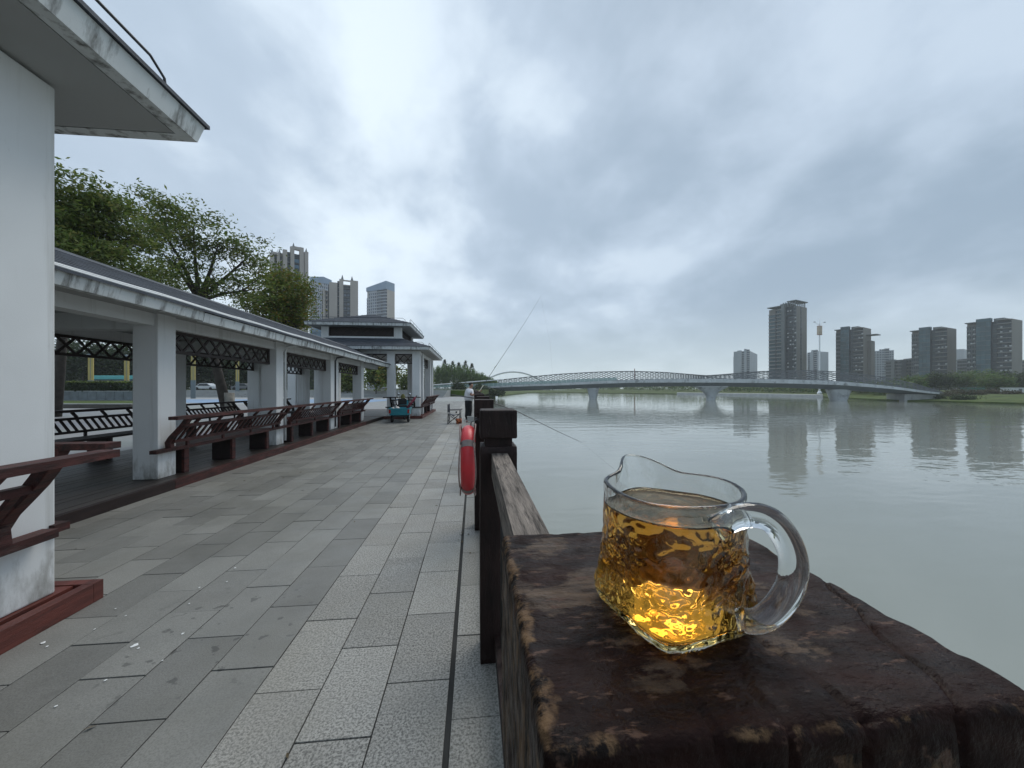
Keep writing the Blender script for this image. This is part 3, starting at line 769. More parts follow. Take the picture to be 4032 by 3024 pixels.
# ------------------------------------------------------------------ cargo tricycle
TEAL = M('teal_paint', (.022, .24, .30), .35, .12, 3, bump=.05, dirt=((.12, .13, .12), (1, 1, 1), .62, .85, 4))
RUBBER = M('rubber', (.018, .018, .018), .8, .2, 10)
BLACKP = M('black_plastic', (.02, .02, .022), .5, .2, 5)
LAMPRED = M('tail_lamp_red', (.35, .02, .015), .25, .1, 5)
MAROON = M('maroon_fabric', (.16, .012, .035), .8, .2, 9)
OLIVE = M('olive_fabric', (.16, .15, .045), .85, .2, 9)
PALEBAG = M('pale_bag', (.62, .56, .52), .7, .15, 9, col2=(.5, .05, .05), thr=(.6, .66))
CHROME = M('chrome', (.6, .62, .63), .15, .05, 3, metallic=1.0)
tr = empty('cargo_tricycle', (-3.34, 17.42, 0), R(3)); tag(tr, 'teal electric cargo tricycle parked beside the far pavilion', 'tricycle')
tub = MB()
tub.add([(-.40, 0, .34), (.40, 0, .34), (.40, 1.02, .34), (-.40, 1.02, .34), (-.46, -.04, .66), (.46, -.04, .66), (.46, 1.06, .66), (-.46, 1.06, .66),
         (-.42, 0.0, .66), (.42, 0.0, .66), (.42, 1.02, .66), (-.42, 1.02, .66), (-.37, .04, .37), (.37, .04, .37), (.37, .98, .37), (-.37, .98, .37)],
        [(0, 3, 2, 1), (0, 1, 5, 4), (1, 2, 6, 5), (2, 3, 7, 6), (3, 0, 4, 7), (4, 5, 9, 8), (5, 6, 10, 9), (6, 7, 11, 10), (7, 4, 8, 11), (8, 9, 13, 12), (9, 10, 14, 13), (10, 11, 15, 14), (11, 8, 12, 15), (12, 13, 14, 15)])
tubo = tub.build('cargo_tub', TEAL, tr, bevel=.012)
MB().tube([(-.20, -.032, .555), (.02, -.036, .575), (.14, -.03, .55), (.18, -.02, .48)], .011, 6).build('pressed_rib', TEAL, tubo, True)
for s in (-1, 1):
    MB().box(s * .405 - .045, s * .405 + .045, -.045, .0, .43, .60).build('tail_lamp', LAMPRED, tr, bevel=.01)
    wh = MB().lathe([(.10, -.05), (.185, -.05), (.205, -.03), (.205, .03), (.185, .05), (.10, .05)], n=28, axis='x').build('wheel', RUBBER, tr, True); wh.location = (s * .36, .38, .205)
    MB().lathe([(.02, -.055), (.11, -.05), (.11, .05), (.02, .055)], n=18, axis='x').build('rim', CHROME, wh, True)
    MB().prism([(.10, .36), (.14, .44), (.38, .48), (.62, .44), (.66, .36)], s * .40 - .05, s * .40 + .05, 'x').build('mudguard', TEAL, tr, bevel=.01)
MB().box(-.30, .30, .05, 1.0, .24, .335).build('chassis', BLACKP, tr, bevel=.02)
MB().prism([(1.08, .30), (1.08, .62), (1.25, .66), (1.42, .60), (1.45, .30)], -.20, .20, 'x').build('seat_base', BLACKP, tr, bevel=.02)
MB().box(-.22, .22, 1.06, 1.46, .665, .75).build('seat', BLACKP, tr, bevel=.03)
MB().prism([(1.04, .78), (1.0, 1.06), (1.07, 1.07), (1.11, .78)], -.20, .20, 'x').build('seat_backrest', BLACKP, tr, bevel=.02)
MB().prism([(1.72, .22), (1.66, .50), (1.72, .95), (1.80, .95), (1.82, .22)], -.19, .19, 'x').build('front_shield', TEAL, tr, bevel=.02)
MB().tube([(0, 1.78, .20), (0, 1.74, .98)], .03, 8).build('steering_column', BLACKP, tr, True)
MB().tube([(-.36, 1.62, 1.02), (-.2, 1.72, 1.04), (.2, 1.72, 1.04), (.36, 1.62, 1.02)], .016, 8).build('handlebar', BLACKP, tr, True)
for s in (-1, 1):
    o = MB().tube([(s * .22, 1.72, 1.04), (s * .27, 1.72, 1.22)], .007, 6).build('mirror_stalk', CHROME, tr, True)
    MB().lathe([(0.0, -.012), (.055, -.01), (.062, .0), (.055, .01), (0, .012)], (s * .27, 1.71, 1.275), 16, 'y').build('mirror', CHROME, o, True)
wh = MB().lathe([(.10, -.04), (.18, -.04), (.20, -.02), (.20, .02), (.18, .04), (.10, .04)], n=28, axis='x').build('wheel', RUBBER, tr, True); wh.location = (0, 1.86, .20)
MB().lathe([(.02, -.045), (.105, -.04), (.105, .04), (.02, .045)], n=18, axis='x').build('rim', CHROME, wh, True)
def lumpy(name, c, r, mat, seed, parent=None):
    bm = bmesh.new(); bmesh.ops.create_icosphere(bm, subdivisions=3, radius=1)
    for v in bm.verts:
        k = 1 + .22 * mnoise.noise(v.co * 1.8 + Vector((seed, 0, 0))); v.co = Vector((v.co.x * r[0] * k, v.co.y * r[1] * k, v.co.z * r[2] * k))
    me = bpy.data.meshes.new(name); bm.to_mesh(me); bm.free(); me.materials.append(mat); me.polygons.foreach_set('use_smooth', [True] * len(me.polygons))
    return place(name, me, parent, c)
def inbox(x, y, z): return Vector((-3.34, 17.42, 0)) + Matrix.Rotation(R(3), 3, 'Z') @ Vector((x, y, z))
b = lumpy('shopping_bag', inbox(-.14, .35, .60), (.12, .13, .12), PALEBAG, 3); tag(b, 'white and red bag lying in the tub of the teal tricycle', 'bag')
b = lumpy('shopping_bag', inbox(-.33, .5, .57), (.09, .14, .11), PALEBAG, 9); tag(b, 'small pale bag at left side of the teal tricycle tub', 'bag')
b = lumpy('rolled_jacket', inbox(-.04, 1.60, 1.13), (.10, .08, .15), OLIVE, 5); tag(b, 'olive green bundle hung over the tricycle handlebar', 'jacket')
um = empty('rod_case', inbox(.12, .38, .40)); tag(um, 'maroon rod case leaning out of the tricycle tub', 'rod case')
MB().tube([(0, 0, 0), (.42, .55, .64), (.47, .62, .73)], [.055, .06, .03], 10).build('sleeve', MAROON, um, True)
MB().tube([(.44, .58, .67), (.52, .68, .80)], [.022, .03], 8).build('end_cap', BLACKP, um, True)
MB().tube([(.10, .08, .20), (.28, .24, .46), (.36, .40, .54)], .009, 6).build('carry_strap', BLACKP, um, True)

# ------------------------------------------------------------------ folding camp chair, bag, bait boxes
NAVY = M('navy_fabric', (.025, .035, .055), .8, .2, 12)
ORANGE = M('orange_bucket', (.55, .14, .045), .5, .15, 8)
ch = empty('camp_chair', (-.86, 16.95, 0), R(-4)); tag(ch, 'black folding camp chair standing open on the paving', 'chair')
for y in (-.25, .25):
    MB().tube([(-.26, y, .0), (-.24, y, .50), (-.25, y, .86)], .017, 8).build('back_post', BLACKP, ch, True)
    MB().tube([(.30, y, .0), (.25, y, .40), (.27, y, .60)], .016, 8).build('leg', BLACKP, ch, True)
    MB().tube([(-.25, y, .01), (.24, y * .98, .42)], .014, 8).build('cross_brace', BLACKP, ch, True)
    MB().tube([(.29, y, .01), (-.23, y * .98, .42)], .014, 8).build('cross_brace', BLACKP, ch, True)
    MB().add([(-.25, y - .04, .60), (.30, y - .045, .61), (.34, y + .045, .64), (-.25, y + .04, .60), (-.25, y - .04, .58), (.30, y - .045, .59), (.34, y + .045, .62), (-.25, y + .04, .58)],
             [(0, 1, 2, 3), (7, 6, 5, 4), (0, 4, 5, 1), (1, 5, 6, 2), (2, 6, 7, 3), (3, 7, 4, 0)]).build('armrest', BLACKP, ch, bevel=.008)
for x in (-.25, .27):
    for s in (-1, 1): MB().tube([(x, -.25 * s, .02), (x * .9, .25 * s, .40)], .009, 8).build('cross_brace', BLACKP, ch, True)
MB().add([(-.24, -.24, .42), (0, -.2, .37), (.26, -.24, .43), (-.24, .24, .42), (0, .2, .37), (.26, .24, .43), (-.24, -.24, .405), (0, -.2, .345), (.26, -.24, .415), (-.24, .24, .405), (0, .2, .345), (.26, .24, .415)],
         [(0, 1, 4, 3), (1, 2, 5, 4), (9, 10, 7, 6), (10, 11, 8, 7), (0, 6, 7, 1), (1, 7, 8, 2), (2, 8, 11, 5), (5, 11, 10, 4), (4, 10, 9, 3), (3, 9, 6, 0)]).build('seat', NAVY, ch)
MB().box(-.275, -.235, -.25, .25, .50, .84).build('backrest', NAVY, ch, bevel=.012)
MB().lathe([(.03, .47), (.035, .55)], (.12, -.29, .0), 12).build('cup_holder', BLACKP, ch, True)
ob = empty('orange_bucket', (-.66, 16.80, 0)); tag(ob, 'orange soft bucket on the ground under the camp chair', 'bucket')
MB().lathe([(.095, 0), (.115, .01), (.13, .22), (.122, .22), (.105, .02), (0, .02)], n=20).build('body', ORANGE, ob, True)
MB().tube([(-.12, 0, .22), (-.07, 0, .29), (.07, 0, .29), (.12, 0, .22)], .007, 6).build('handle', BLACKP, ob, True)
PALEPL = M('pale_plastic', (.50, .50, .47), .5, .1, 6)
t = empty('tackle_box', (-.16, 17.9, 0)); tag(t, 'pale plastic tackle box by the feet of the fisherman', 'box')
MB().box(-.15, .15, -.12, .12, 0, .20).build('body', PALEPL, t, bevel=.012); MB().box(-.16, .16, -.13, .13, .202, .235).build('lid', PALEPL, t, bevel=.01)
t = empty('bait_tray', (-.27, 17.3, 0)); tag(t, 'small red-and-white bait tray lying in front of the tackle box', 'tray')
MB().box(-.10, .10, -.07, .07, 0, .05).build('tray', PALEPL, t, bevel=.006); MB().box(-.09, .0, -.06, .06, .051, .075).build('lid', LAMPRED, t, bevel=.006)

# ------------------------------------------------------------------ fisherman
SKIN = M('skin', (.36, .20, .135), .55, .08, 6)
SHIRT = M('white_shirt', (.80, .80, .83), .85, .06, 5, bump=.3, bscale=14)
TROUSER = M('black_trousers', (.016, .016, .018), .85, .2, 6, bump=.3, bscale=10)
HAIR = M('black_hair', (.012, .011, .010), .6, .3, 60)
def skin_obj(name, joints, edges, mat, parent, root=0, sub=2):
    me = bpy.data.meshes.new(name); me.from_pydata([j[:3] for j in joints], edges, []); o = link(bpy.data.objects.new(name, me), parent)
    o.modifiers.new('s', 'SKIN'); me.skin_vertices.new() if not me.skin_vertices else None
    sv = me.skin_vertices[0].data
    for i, j in enumerate(joints):
        rr = j[3] if isinstance(j[3], tuple) else (j[3], j[3]); sv[i].radius = rr; sv[i].use_root = (i == root)
    m = o.modifiers.new('d', 'SUBSURF'); m.levels = sub; m.render_levels = sub
    o.modifiers['s'].use_smooth_shade = True; me.materials.append(mat); return o
ps = empty('person', (-.26, 18.95, 0), R(-8)); ps.scale = (1.10, 1.12, 1.05); tag(ps, 'person in white polo shirt and black trousers fishing at the railing', 'person')
# local +x is forward (towards the water), y to the left, z up
J = [(0, 0, .95, (.13, .15)), (.0, 0, 1.10, (.13, .15)), (.02, 0, 1.28, (.13, .17)), (.05, 0, 1.42, (.07, .12)), (.085, 0, 1.50, .06), (.115, 0, 1.565, .075), (.13, 0, 1.64, .10), (.125, 0, 1.71, .065),
     (.04, .19, 1.38, .07), (.13, .235, 1.17, .058), (.40, .12, 1.30, .046), (.52, .06, 1.37, .036),
     (.04, -.19, 1.38, .07), (.15, -.23, 1.15, .058), (.37, -.10, 1.22, .046), (.47, -.03, 1.275, .036),
     (.0, .10, .88, .088), (.03, .11, .50, .062), (-.01, .12, .10, .042), (-.02, -.10, .88, .088), (-.02, -.11, .50, .062), (-.07, -.12, .10, .042)]
E = [(0, 1), (1, 2), (2, 3), (3, 4), (4, 5), (5, 6), (6, 7), (2, 8), (8, 9), (9, 10), (10, 11), (2, 12), (12, 13), (13, 14), (14, 15), (0, 16), (16, 17), (17, 18), (0, 19), (19, 20), (20, 21)]
bodyo = skin_obj('body', J, E, SKIN, ps)
skin_obj('shirt', [(0.01, 0, .82, (.23, .25)), (0.01, 0, 1.05, (.235, .25)), (.02, 0, 1.28, (.205, .25)), (.05, 0, 1.45, (.10, .17)), (.03, .22, 1.375, .11), (.085, .25, 1.22, .10), (.03, -.22, 1.375, .11), (.10, -.25, 1.20, .10)],
         [(0, 1), (1, 2), (2, 3), (2, 4), (4, 5), (2, 6), (6, 7)], SHIRT, ps)
skin_obj('trousers', [(0, 0, .97, (.19, .2)), (0, 0, .86, (.19, .22)), (.0, .10, .74, .15), (.03, .12, .46, .12), (-.01, .13, .05, .10), (-.02, -.10, .74, .15), (-.02, -.12, .46, .12), (-.07, -.13, .05, .10)],
         [(0, 1), (1, 2), (2, 3), (3, 4), (1, 5), (5, 6), (6, 7)], TROUSER, ps)
for x, y in ((-.01, .12), (-.07, -.12)):
    skin_obj('shoe', [(x - .06, y, .045, (.045, .042)), (x + .06, y, .05, (.045, .045)), (x + .16, y, .038, (.045, .034))], [(0, 1), (1, 2)], BLACKP, ps)
hr = MB()
bm = bmesh.new(); bmesh.ops.create_icosphere(bm, subdivisions=3, radius=1)
for v in bm.verts:
    p = Vector((v.co.x * .108, v.co.y * .092, v.co.z * .105))
    if v.co.x > .25 and v.co.z < .45: p *= .72
    if v.co.z < -.45: p *= .78
    v.co = p * (1 + .05 * mnoise.noise(v.co * 6)) + Vector((.105, 0, 1.668))
me = bpy.data.meshes.new('hair'); bm.to_mesh(me); bm.free(); me.materials.append(HAIR); link(bpy.data.objects.new('hair', me), ps)
for y in (-.088, .088): MB().lathe([(0, -.01), (.02, -.006), (.024, .004), (.0, .01)], (.125, y, 1.625), 10, 'y').build('ear', SKIN, bodyo, True)
MB().add([(.205, -.012, 1.61), (.205, .012, 1.61), (.235, 0, 1.612), (.207, 0, 1.655)], [(0, 1, 2), (0, 2, 3), (1, 3, 2), (0, 3, 1)]).build('nose', SKIN, bodyo)
for y in (-.033, .033): MB().lathe([(0, -.006), (.011, 0), (0, .006)], (.205, y, 1.652), 8, 'x').build('eye', HAIR, bodyo)
MB().box(.205, .211, -.022, .022, 1.578, 1.586).build('mouth', LAMPRED, bodyo)
for k, (hx, hy, hz) in enumerate(((.52, .06, 1.37), (.47, -.03, 1.275))):
    for f in range(4):
        a = .020 * (f - 1.5); dr = Vector((.55, 0, .83))
        c0 = Vector((hx, hy, hz)) + dr * a
        pts = [c0 + Vector((-.005, (.02 if k == 0 else -.02), 0)), c0 + Vector((.045, .012 if k == 0 else -.012, -.006)), c0 + Vector((.062, -.012 if k == 0 else .012, -.008)), c0 + Vector((.045, -.03 if k == 0 else .03, -.004))]
        MB().tube(pts, [.010, .0095, .009, .007], 8).build('finger', SKIN, bodyo, True)
    c0 = Vector((hx, hy, hz)) + Vector((.0, 0, .045)); MB().tube([c0 + Vector((-.01, 0, -.02)), c0 + Vector((.03, 0, .01)), c0 + Vector((.05, 0, .03))], [.012, .011, .008], 8).build('thumb', SKIN, bodyo, True)
# rods
RODM = M('rod_carbon', (.05, .048, .05), .3, .1, 6); CORK = M('rod_grip', (.62, .60, .50), .6, .1, 20)
pm = Matrix.Rotation(R(-8), 3, 'Z'); po = Vector((-.26, 18.95, 0))
h1, h2 = po + pm @ Vector((.525, .035, 1.37)) * 1.05, po + pm @ Vector((.475, .0, 1.275)) * 1.05
hm = (h1 + h2) / 2
tip = PV(2129, 1167, 19.2)
rd = empty('fishing_rod', hm); tag(rd, 'long fishing rod held up over the water by the fisherman', 'fishing rod')
dv = tip - hm; ln = dv.length; dn = dv.normalized()
pts = [dn * (ln * t) + Vector((0, 0, -.14 * math.sin(math.pi * t) + .0)) * t for t in [i / 14 for i in range(15)]]
MB().tube([-dn * .35] + pts, [.012] + [.0125 - .0095 * i / 14 for i in range(15)], 8).build('blank', RODM, rd, True)
MB().tube([-dn * .36, dn * .38], .017, 8).build('grip', CORK, rd, True)
MB().tube([dn * 1.42, dn * 1.52], .02, 8).build('joint_sleeve', CORK, rd, True)
MB().tube([pts[-1], pts[-1] + Vector((.25, -1.2, -2.6)), pts[-1] + Vector((.3, -2.6, -7.0))], .0014, 4).build('line', RODM, rd)
a0 = Vector((.20, 8.35, 1.30)); a1 = PV(2199, 1700, 8.0); a2 = PV(2290, 1742, 7.9)
rd2 = empty('fishing_rod', a0); tag(rd2, 'second fishing rod resting on the railing and drooping to the right over water', 'fishing rod')
mid = a0 + (a1 - a0) * .45 + Vector((0, 0, .06))
MB().tube([Vector((-.7, .2, .10)), Vector((0, 0, 0)), mid - a0, a1 - a0, a2 - a0], [.012, .011, .008, .005, .003], 8).build('blank', RODM, rd2, True)
MB().lathe([(0, -.012), (.02, -.008), (.022, .008), (0, .012)], tuple((mid - a0) + (a1 - mid) * .2), 10).build('line_guide', RODM, rd2, True)
MB().tube([a2 - a0, a2 - a0 + Vector((1.2, -.2, -1.0)), a2 - a0 + Vector((2.0, -.3, -2.9))], .0007, 4).build('line', RODM, rd2)
rd2.location = a0

# bird droppings on the paving
bd = MB()
for u, v, s in ((170, 2530, .022), (185, 2545, .014), (530, 2540, .03), (545, 2552, .012), (720, 2494, .014), (372, 2477, .010), (495, 2424, .009), (455, 2396, .009), (745, 2376, .011), (893, 2290, .012), (925, 2236, .015), (785, 2313, .014), (415, 2678, .012), (220, 2780, .010), (640, 2600, .008)):
    p = G(u, v, .004); n = 10; s *= .52
    bd.add([(p.x + s * (1 + .4 * random.uniform(-1, 1)) * math.cos(2 * math.pi * k / n), p.y + 1.2 * s * (1 + .4 * random.uniform(-1, 1)) * math.sin(2 * math.pi * k / n), .0042) for k in range(n)] + [(p.x, p.y, .0062)], [(k, (k + 1) % n, n) for k in range(n)])
tag(bd.build('bird_droppings', PIPE, fix=False), 'white bird droppings spotted over the grey paving', 'droppings', kind='stuff')
lf = MB()
for k in range(46):
    x = random.uniform(-4.4, -.2); y = random.uniform(1.6, 12) if k > 8 else random.uniform(3.4, 4.6)
    if k <= 8: x = random.uniform(-.16, 0)
    a = random.uniform(0, 6.3); s = random.uniform(.012, .03)
    p = Vector((x, y, .006)); d = Vector((math.cos(a), math.sin(a), .15)) * s; e = Vector((-math.sin(a), math.cos(a), .1)) * s * .35
    lf.add([p - d, p - e, p + d, p + e + Vector((0, 0, .004))], [(0, 1, 2), (0, 2, 3)])
tag(lf.build('fallen_leaves', M('dry_leaf', (.10, .075, .04), .8, .3, 20), fix=False), 'small dry leaves and twigs scattered on the paving', 'leaves', kind='stuff')

# ------------------------------------------------------------------ bridge
def lerp_tab(tab, u, c):
    for a, b in zip(tab, tab[1:]):
        if u <= b[0]:
            k = max(0, (u - a[0]) / (b[0] - a[0])); return a[c] + (b[c] - a[c]) * k
    return tab[-1][c]
def smooth_tab(tab, u, c, r=45): return sum(lerp_tab(tab, u + o, c) for o in (-r, -r / 2, 0, r / 2, r)) / 5
def BD(u): return 150 / (1 + .3 * (u - CX) / F)
GT = [(1640, 1529, 1532, 1548), (1901, 1521.8, 1529, 1541.6), (2071, 1513.6, 1521, 1538), (2200, 1509, 1518, 1532), (2350, 1501, 1511.5, 1527), (2500, 1494.5, 1507, 1523), (2650, 1492, 1506, 1521), (2807, 1491.5, 1506.5, 1521), (3000, 1492.5, 1508, 1524), (3150, 1495, 1511, 1527), (3300, 1501, 1515.5, 1532.5), (3500, 1519, 1530, 1545), (3657, 1541, 1549, 1556.5), (3720, 1549, 1554, 1559)]
def bz(u, c): return H + (HY - smooth_tab(GT, u, c)) / F * BD(u)
bdir = (P(3600, BD(3600)) - P(1900, BD(1900))).normalized(); bn = Vector((-bdir.y, bdir.x, 0))          # bn points away from the camera
BCON = M('bridge_concrete', (.56, .59, .60), .8, .12, .35, dirt=((.17, .18, .18), (1, 1, 1), .55, .75, .5))
BGIR = M('bridge_girder', (.21, .235, .245), .7, .12, .25)
BLAT = M('bridge_lattice_steel', (.15, .16, .17), .55, .15, .5)
br = empty('footbridge', P(2811, BD(2811), 0)); BO = br.location.copy()
tag(br, 'long pale footbridge with diamond lattice arches crossing the river', 'bridge')
us = [1650 + 20 * i for i in range(104)]
def loft(fn, name, mat):
    v = []; 
    for u in us: v += [q - BO for q in fn(u)]
    k = len(fn(us[0])); f = [(i * k + j, i * k + (j + 1) % k, (i + 1) * k + (j + 1) % k, (i + 1) * k + j) for i in range(len(us) - 1) for j in range(k)]
    f += [tuple(range(k)), tuple((len(us) - 1) * k + j for j in reversed(range(k)))]
    return MB().add(v, f).build(name, mat, br)
def sec(u):
    p = P(u, BD(u)); t, m_, b_ = bz(u, 1), bz(u, 2), bz(u, 3)
    return [Vector((*(p + bn * o).xy, z)) for o, z in ((.3, m_ + .02), (2.6, b_), (7.4, b_), (9.7, m_ + .02), (9.7, t - .35), (.3, t - .35))]
loft(sec, 'girder', BGIR)
du = 23
for i in range(int((3705 - 1905) / du)):
    u0, u1 = 1905 + du * i + .35, 1905 + du * (i + 1) - .35; v = []
    for u in (u0, u1):
        p = P(u, BD(u)); t, m_ = bz(u, 1), bz(u, 2)
        v += [Vector((*(p + bn * o).xy, z)) - BO for o, z in ((-.05, m_), (.29, m_ + .05), (.29, t), (-.12, t))]
    MB().add(v, [(0, 1, 2, 3), (7, 6, 5, 4), (0, 4, 5, 1), (1, 5, 6, 2), (2, 6, 7, 3), (3, 7, 4, 0)]).build('parapet_panel', BCON, br)
TOPE = [(1957, 1497), (2080, 1484), (2200, 1473), (2350, 1464.5), (2490, 1461.5), (2620, 1466), (2780, 1479)]
TOPF = [(2780, 1479), (2850, 1474), (2980, 1463), (3080, 1458.5), (3180, 1458), (3300, 1463.5), (3450, 1479), (3600, 1508), (3717, 1545)]
def lat(tab, cellw, nrow, off, w, name):
    u0, u1 = tab[0][0], tab[-1][0]; mb = MB()
    def pt(u, k):
        d = BD(u); zb = bz(u, 1) - .05; zt = H + (HY - smooth_tab(tab, u, 1, 20)) / F * d
        p = P(u, d) + bn * (off + .5 * math.sin(k * 2.2)); return Vector((p.x, p.y, zb + (max(zt, zb + .05) - zb) * k)) - BO
    nc = int((u1 - u0) / cellw) + nrow
    for s in (1, -1):
        for c in range(-nrow, nc + nrow):
            prev = None
            for k in range(nrow * 2 + 1):
                f = k / (nrow * 2); u = u0 + cellw * (c + s * f * nrow)
                cur = pt(u, f) if u0 <= u <= u1 else None
                if prev is not None and cur is not None: mb.bar(prev, cur, w, w)
                prev = cur
    for e in (0.0, 1.0):
        n = 40
        pp = [pt(u0 + (u1 - u0) * i / n, e) for i in range(n + 1)]
        for a, b in zip(pp, pp[1:]): mb.bar(a, b, w * 1.7, w * 1.7)
    return mb.build(name, BLAT, br, fix=False)
lat(TOPE, 20, 5, .35, .17, 'lattice_arch')
lat(TOPF, 34, 5, .35, .13, 'lattice_arch')
lat(TOPF, 46, 4, 9.4, .10, 'lattice_arch')
def pier(u, vb, wt, wb, dt, db, pw, name='pier'):
    d = BD(u); c = P(u, d) + bn * 5; zt = bz(u, 3) + .12; zb = WZ - .8; mb = MB(); rows = []
    n = 12
    for i in range(n + 1):
        t = i / n; k = t ** pw; a, b = (wb + (wt - wb) * k) / 2, (db + (dt - db) * k) / 2; z = zb + (zt - zb) * t
        ring = []
        for j in range(20):
            an = 2 * math.pi * j / 20; ca, sa = math.cos(an), math.sin(an); rr = 1 / (abs(ca) ** 4 + abs(sa) ** 4) ** .25
            ring.append(Vector((*(c + bdir * a * rr * ca + bn * b * rr * sa).xy, z)) - BO)
        rows += ring
    f = [(i * 20 + j, i * 20 + (j + 1) % 20, (i + 1) * 20 + (j + 1) % 20, (i + 1) * 20 + j) for i in range(n) for j in range(20)] + [tuple(range(19, -1, -1)), tuple(n * 20 + j for j in range(20))]
    return MB().add(rows, f).build(name, BCON, br, True)
pier(2331, 1571, 4.8, 2.4, 4.8, 3.2, 1.2); pier(2811, 1576, 12.4, 2.7, 6.5, 3.2, 3.0); pier(3335, 1579, 6.2, 3.4, 5.2, 3.6, 1.1)
for u, ww in ((3612, 7.5), (1915, 3)):
    c = P(u, BD(u) + 2) + bn * 3; mb = MB()
    v = [Vector((*(c + bdir * sx * ww / 2 + bn * sy * 4.2).xy, z)) - BO for z in (WZ - .6, bz(u, 3) + .08) for sx, sy in ((-1, -1), (1, -1), (1, 1), (-1, 1))]
    MB().add(v, [(0, 3, 2, 1), (4, 5, 6, 7), (0, 1, 5, 4), (1, 2, 6, 5), (2, 3, 7, 6), (3, 0, 4, 7)]).build('abutment', CONCRETE, br)
# glass balustrade of the left approach
m, nt, N, L, b = newmat('teal_balustrade_glass')
b.inputs['Base Color'].default_value = (.33, .47, .46, 1); b.inputs['Roughness'].default_value = .15; b.inputs['Alpha'].default_value = .62; TGLASS = m
for i in range(42):
    u0, u1 = 1690 + 18 * i, 1690 + 18 * (i + 1); v = []
    if u1 > 2440: break
    for u in (u0 + .4, u1 - .4):
        p = P(u, BD(u)) + bn * .15; t = bz(u, 1)
        v += [Vector((*(p + bn * o).xy, z)) - BO for o, z in ((0, t + .02), (.05, t + .02), (.05, t + 1.12), (0, t + 1.12))]
    MB().add(v, [(0, 1, 2, 3), (7, 6, 5, 4), (0, 4, 5, 1), (1, 5, 6, 2), (2, 6, 7, 3), (3, 7, 4, 0)]).build('glass_panel', TGLASS, br)
    p = P(u1, BD(u1)) + bn * .17; t = bz(u1, 1); MB().tube([Vector((p.x, p.y, t)) - BO, Vector((p.x, p.y, t + 1.18)) - BO], .05, 6).build('baluster_post', BCON, br, True)
pp = []
for i in range(20):
    u = 1660 + 17 * i; d = BD(u); pp.append(PV(u, 1520 - (u - 1660) * .081, d) - BO)
MB().tube(pp, .22, 8).build('handrail', PIPE, br, True)
# people on the bridge
def tiny_person(u, label, mat, hh=1.68):
    p = P(u, BD(u)) + bn * 1.6; t = empty('person', (p.x, p.y, bz(u, 1) - .35)); tag(t, label, 'person')
    k = hh / 1.7
    bo = skin_obj('body', [(0, 0, .9 * k, (.15, .12)), (0, 0, 1.15 * k, (.17, .12)), (0, 0, 1.38 * k, (.16, .1)), (0, 0, 1.48 * k, .05), (0, 0, 1.6 * k, .09), (.09, 0, .5 * k, .07), (.1, 0, .05, .055), (-.09, .05, .5 * k, .07), (-.1, .1, .05, .055), (.24, 0, 1.1 * k, .05), (.22, -.05, .8 * k, .04), (-.24, 0, 1.1 * k, .05), (-.22, -.05, .8 * k, .04)],
             [(0, 1), (1, 2), (2, 3), (3, 4), (0, 5), (5, 6), (0, 7), (7, 8), (2, 9), (9, 10), (2, 11), (11, 12)], mat, t, sub=1)
    lumpy('hair', (0, .02, 1.66 * k), (.10, .11, .09), HAIR, 3, t)
tiny_person(2169, 'distant person in dark clothes standing on the bridge', TROUSER)
tiny_person(1966, 'distant person in dark clothes at left end of the bridge', NAVY)

# arch bridge far behind
ab = empty('arch_bridge', P(2025, 430, 0)); AO = ab.location.copy(); tag(ab, 'far white arch bridge rising behind the footbridge', 'bridge')
WSTEEL = M('white_steel', (.80, .82, .83), .5, .05, .1)
for off, nm in ((0, 'arch'), (12, 'arch')):
    pts = []
    for i in range(29):
        t = -1 + 2 * i / 28; u = 2020 + 128 * t; pts.append(PV(u, 1464 + 46 * t * t, 430 + off) - AO)
    MB().tube(pts, 1.0, 8).build(nm, WSTEEL, ab, True)
dk = [PV(1880 + 20 * i, 1535.5 + .00008 * (1880 + 20 * i - 2030) ** 2, 432) - AO for i in range(22)]
MB().tube(dk, 1.1, 6).build('deck', WSTEEL, ab)
for i in range(9):
    t = -.8 + .2 * i; u = 2020 + 128 * t; MB().tube([PV(u, 1464 + 46 * t * t, 430) - AO, PV(u, 1535, 430) - AO], .10, 5).build('hanger', WSTEEL, ab)
for u in (1930, 2110, 2260):
    a, b_ = P(u, 432, WZ - .5) - AO, PV(u, 1537, 432) - AO; MB().tube([a, b_], 1.3, 8).build('pier', CONCRETE, ab)
mt_ = empty('radio_mast', P(2499, 480, 0)); tag(mt_, 'thin reddish mast rising behind the lattice of the footbridge', 'mast')
RMAT = M('mast_red', (.38, .20, .18), .6, .1, .2)
MB().tube([(0, 0, 0), (0, 0, 18), (0, 0, 27)], [1.1, .8, .5], 8).build('shaft', RMAT, mt_); MB().lathe([(.4, 18), (1.5, 18.4), (1.5, 19.4), (.4, 19.8)], n=10).build('platform', RMAT, mt_)

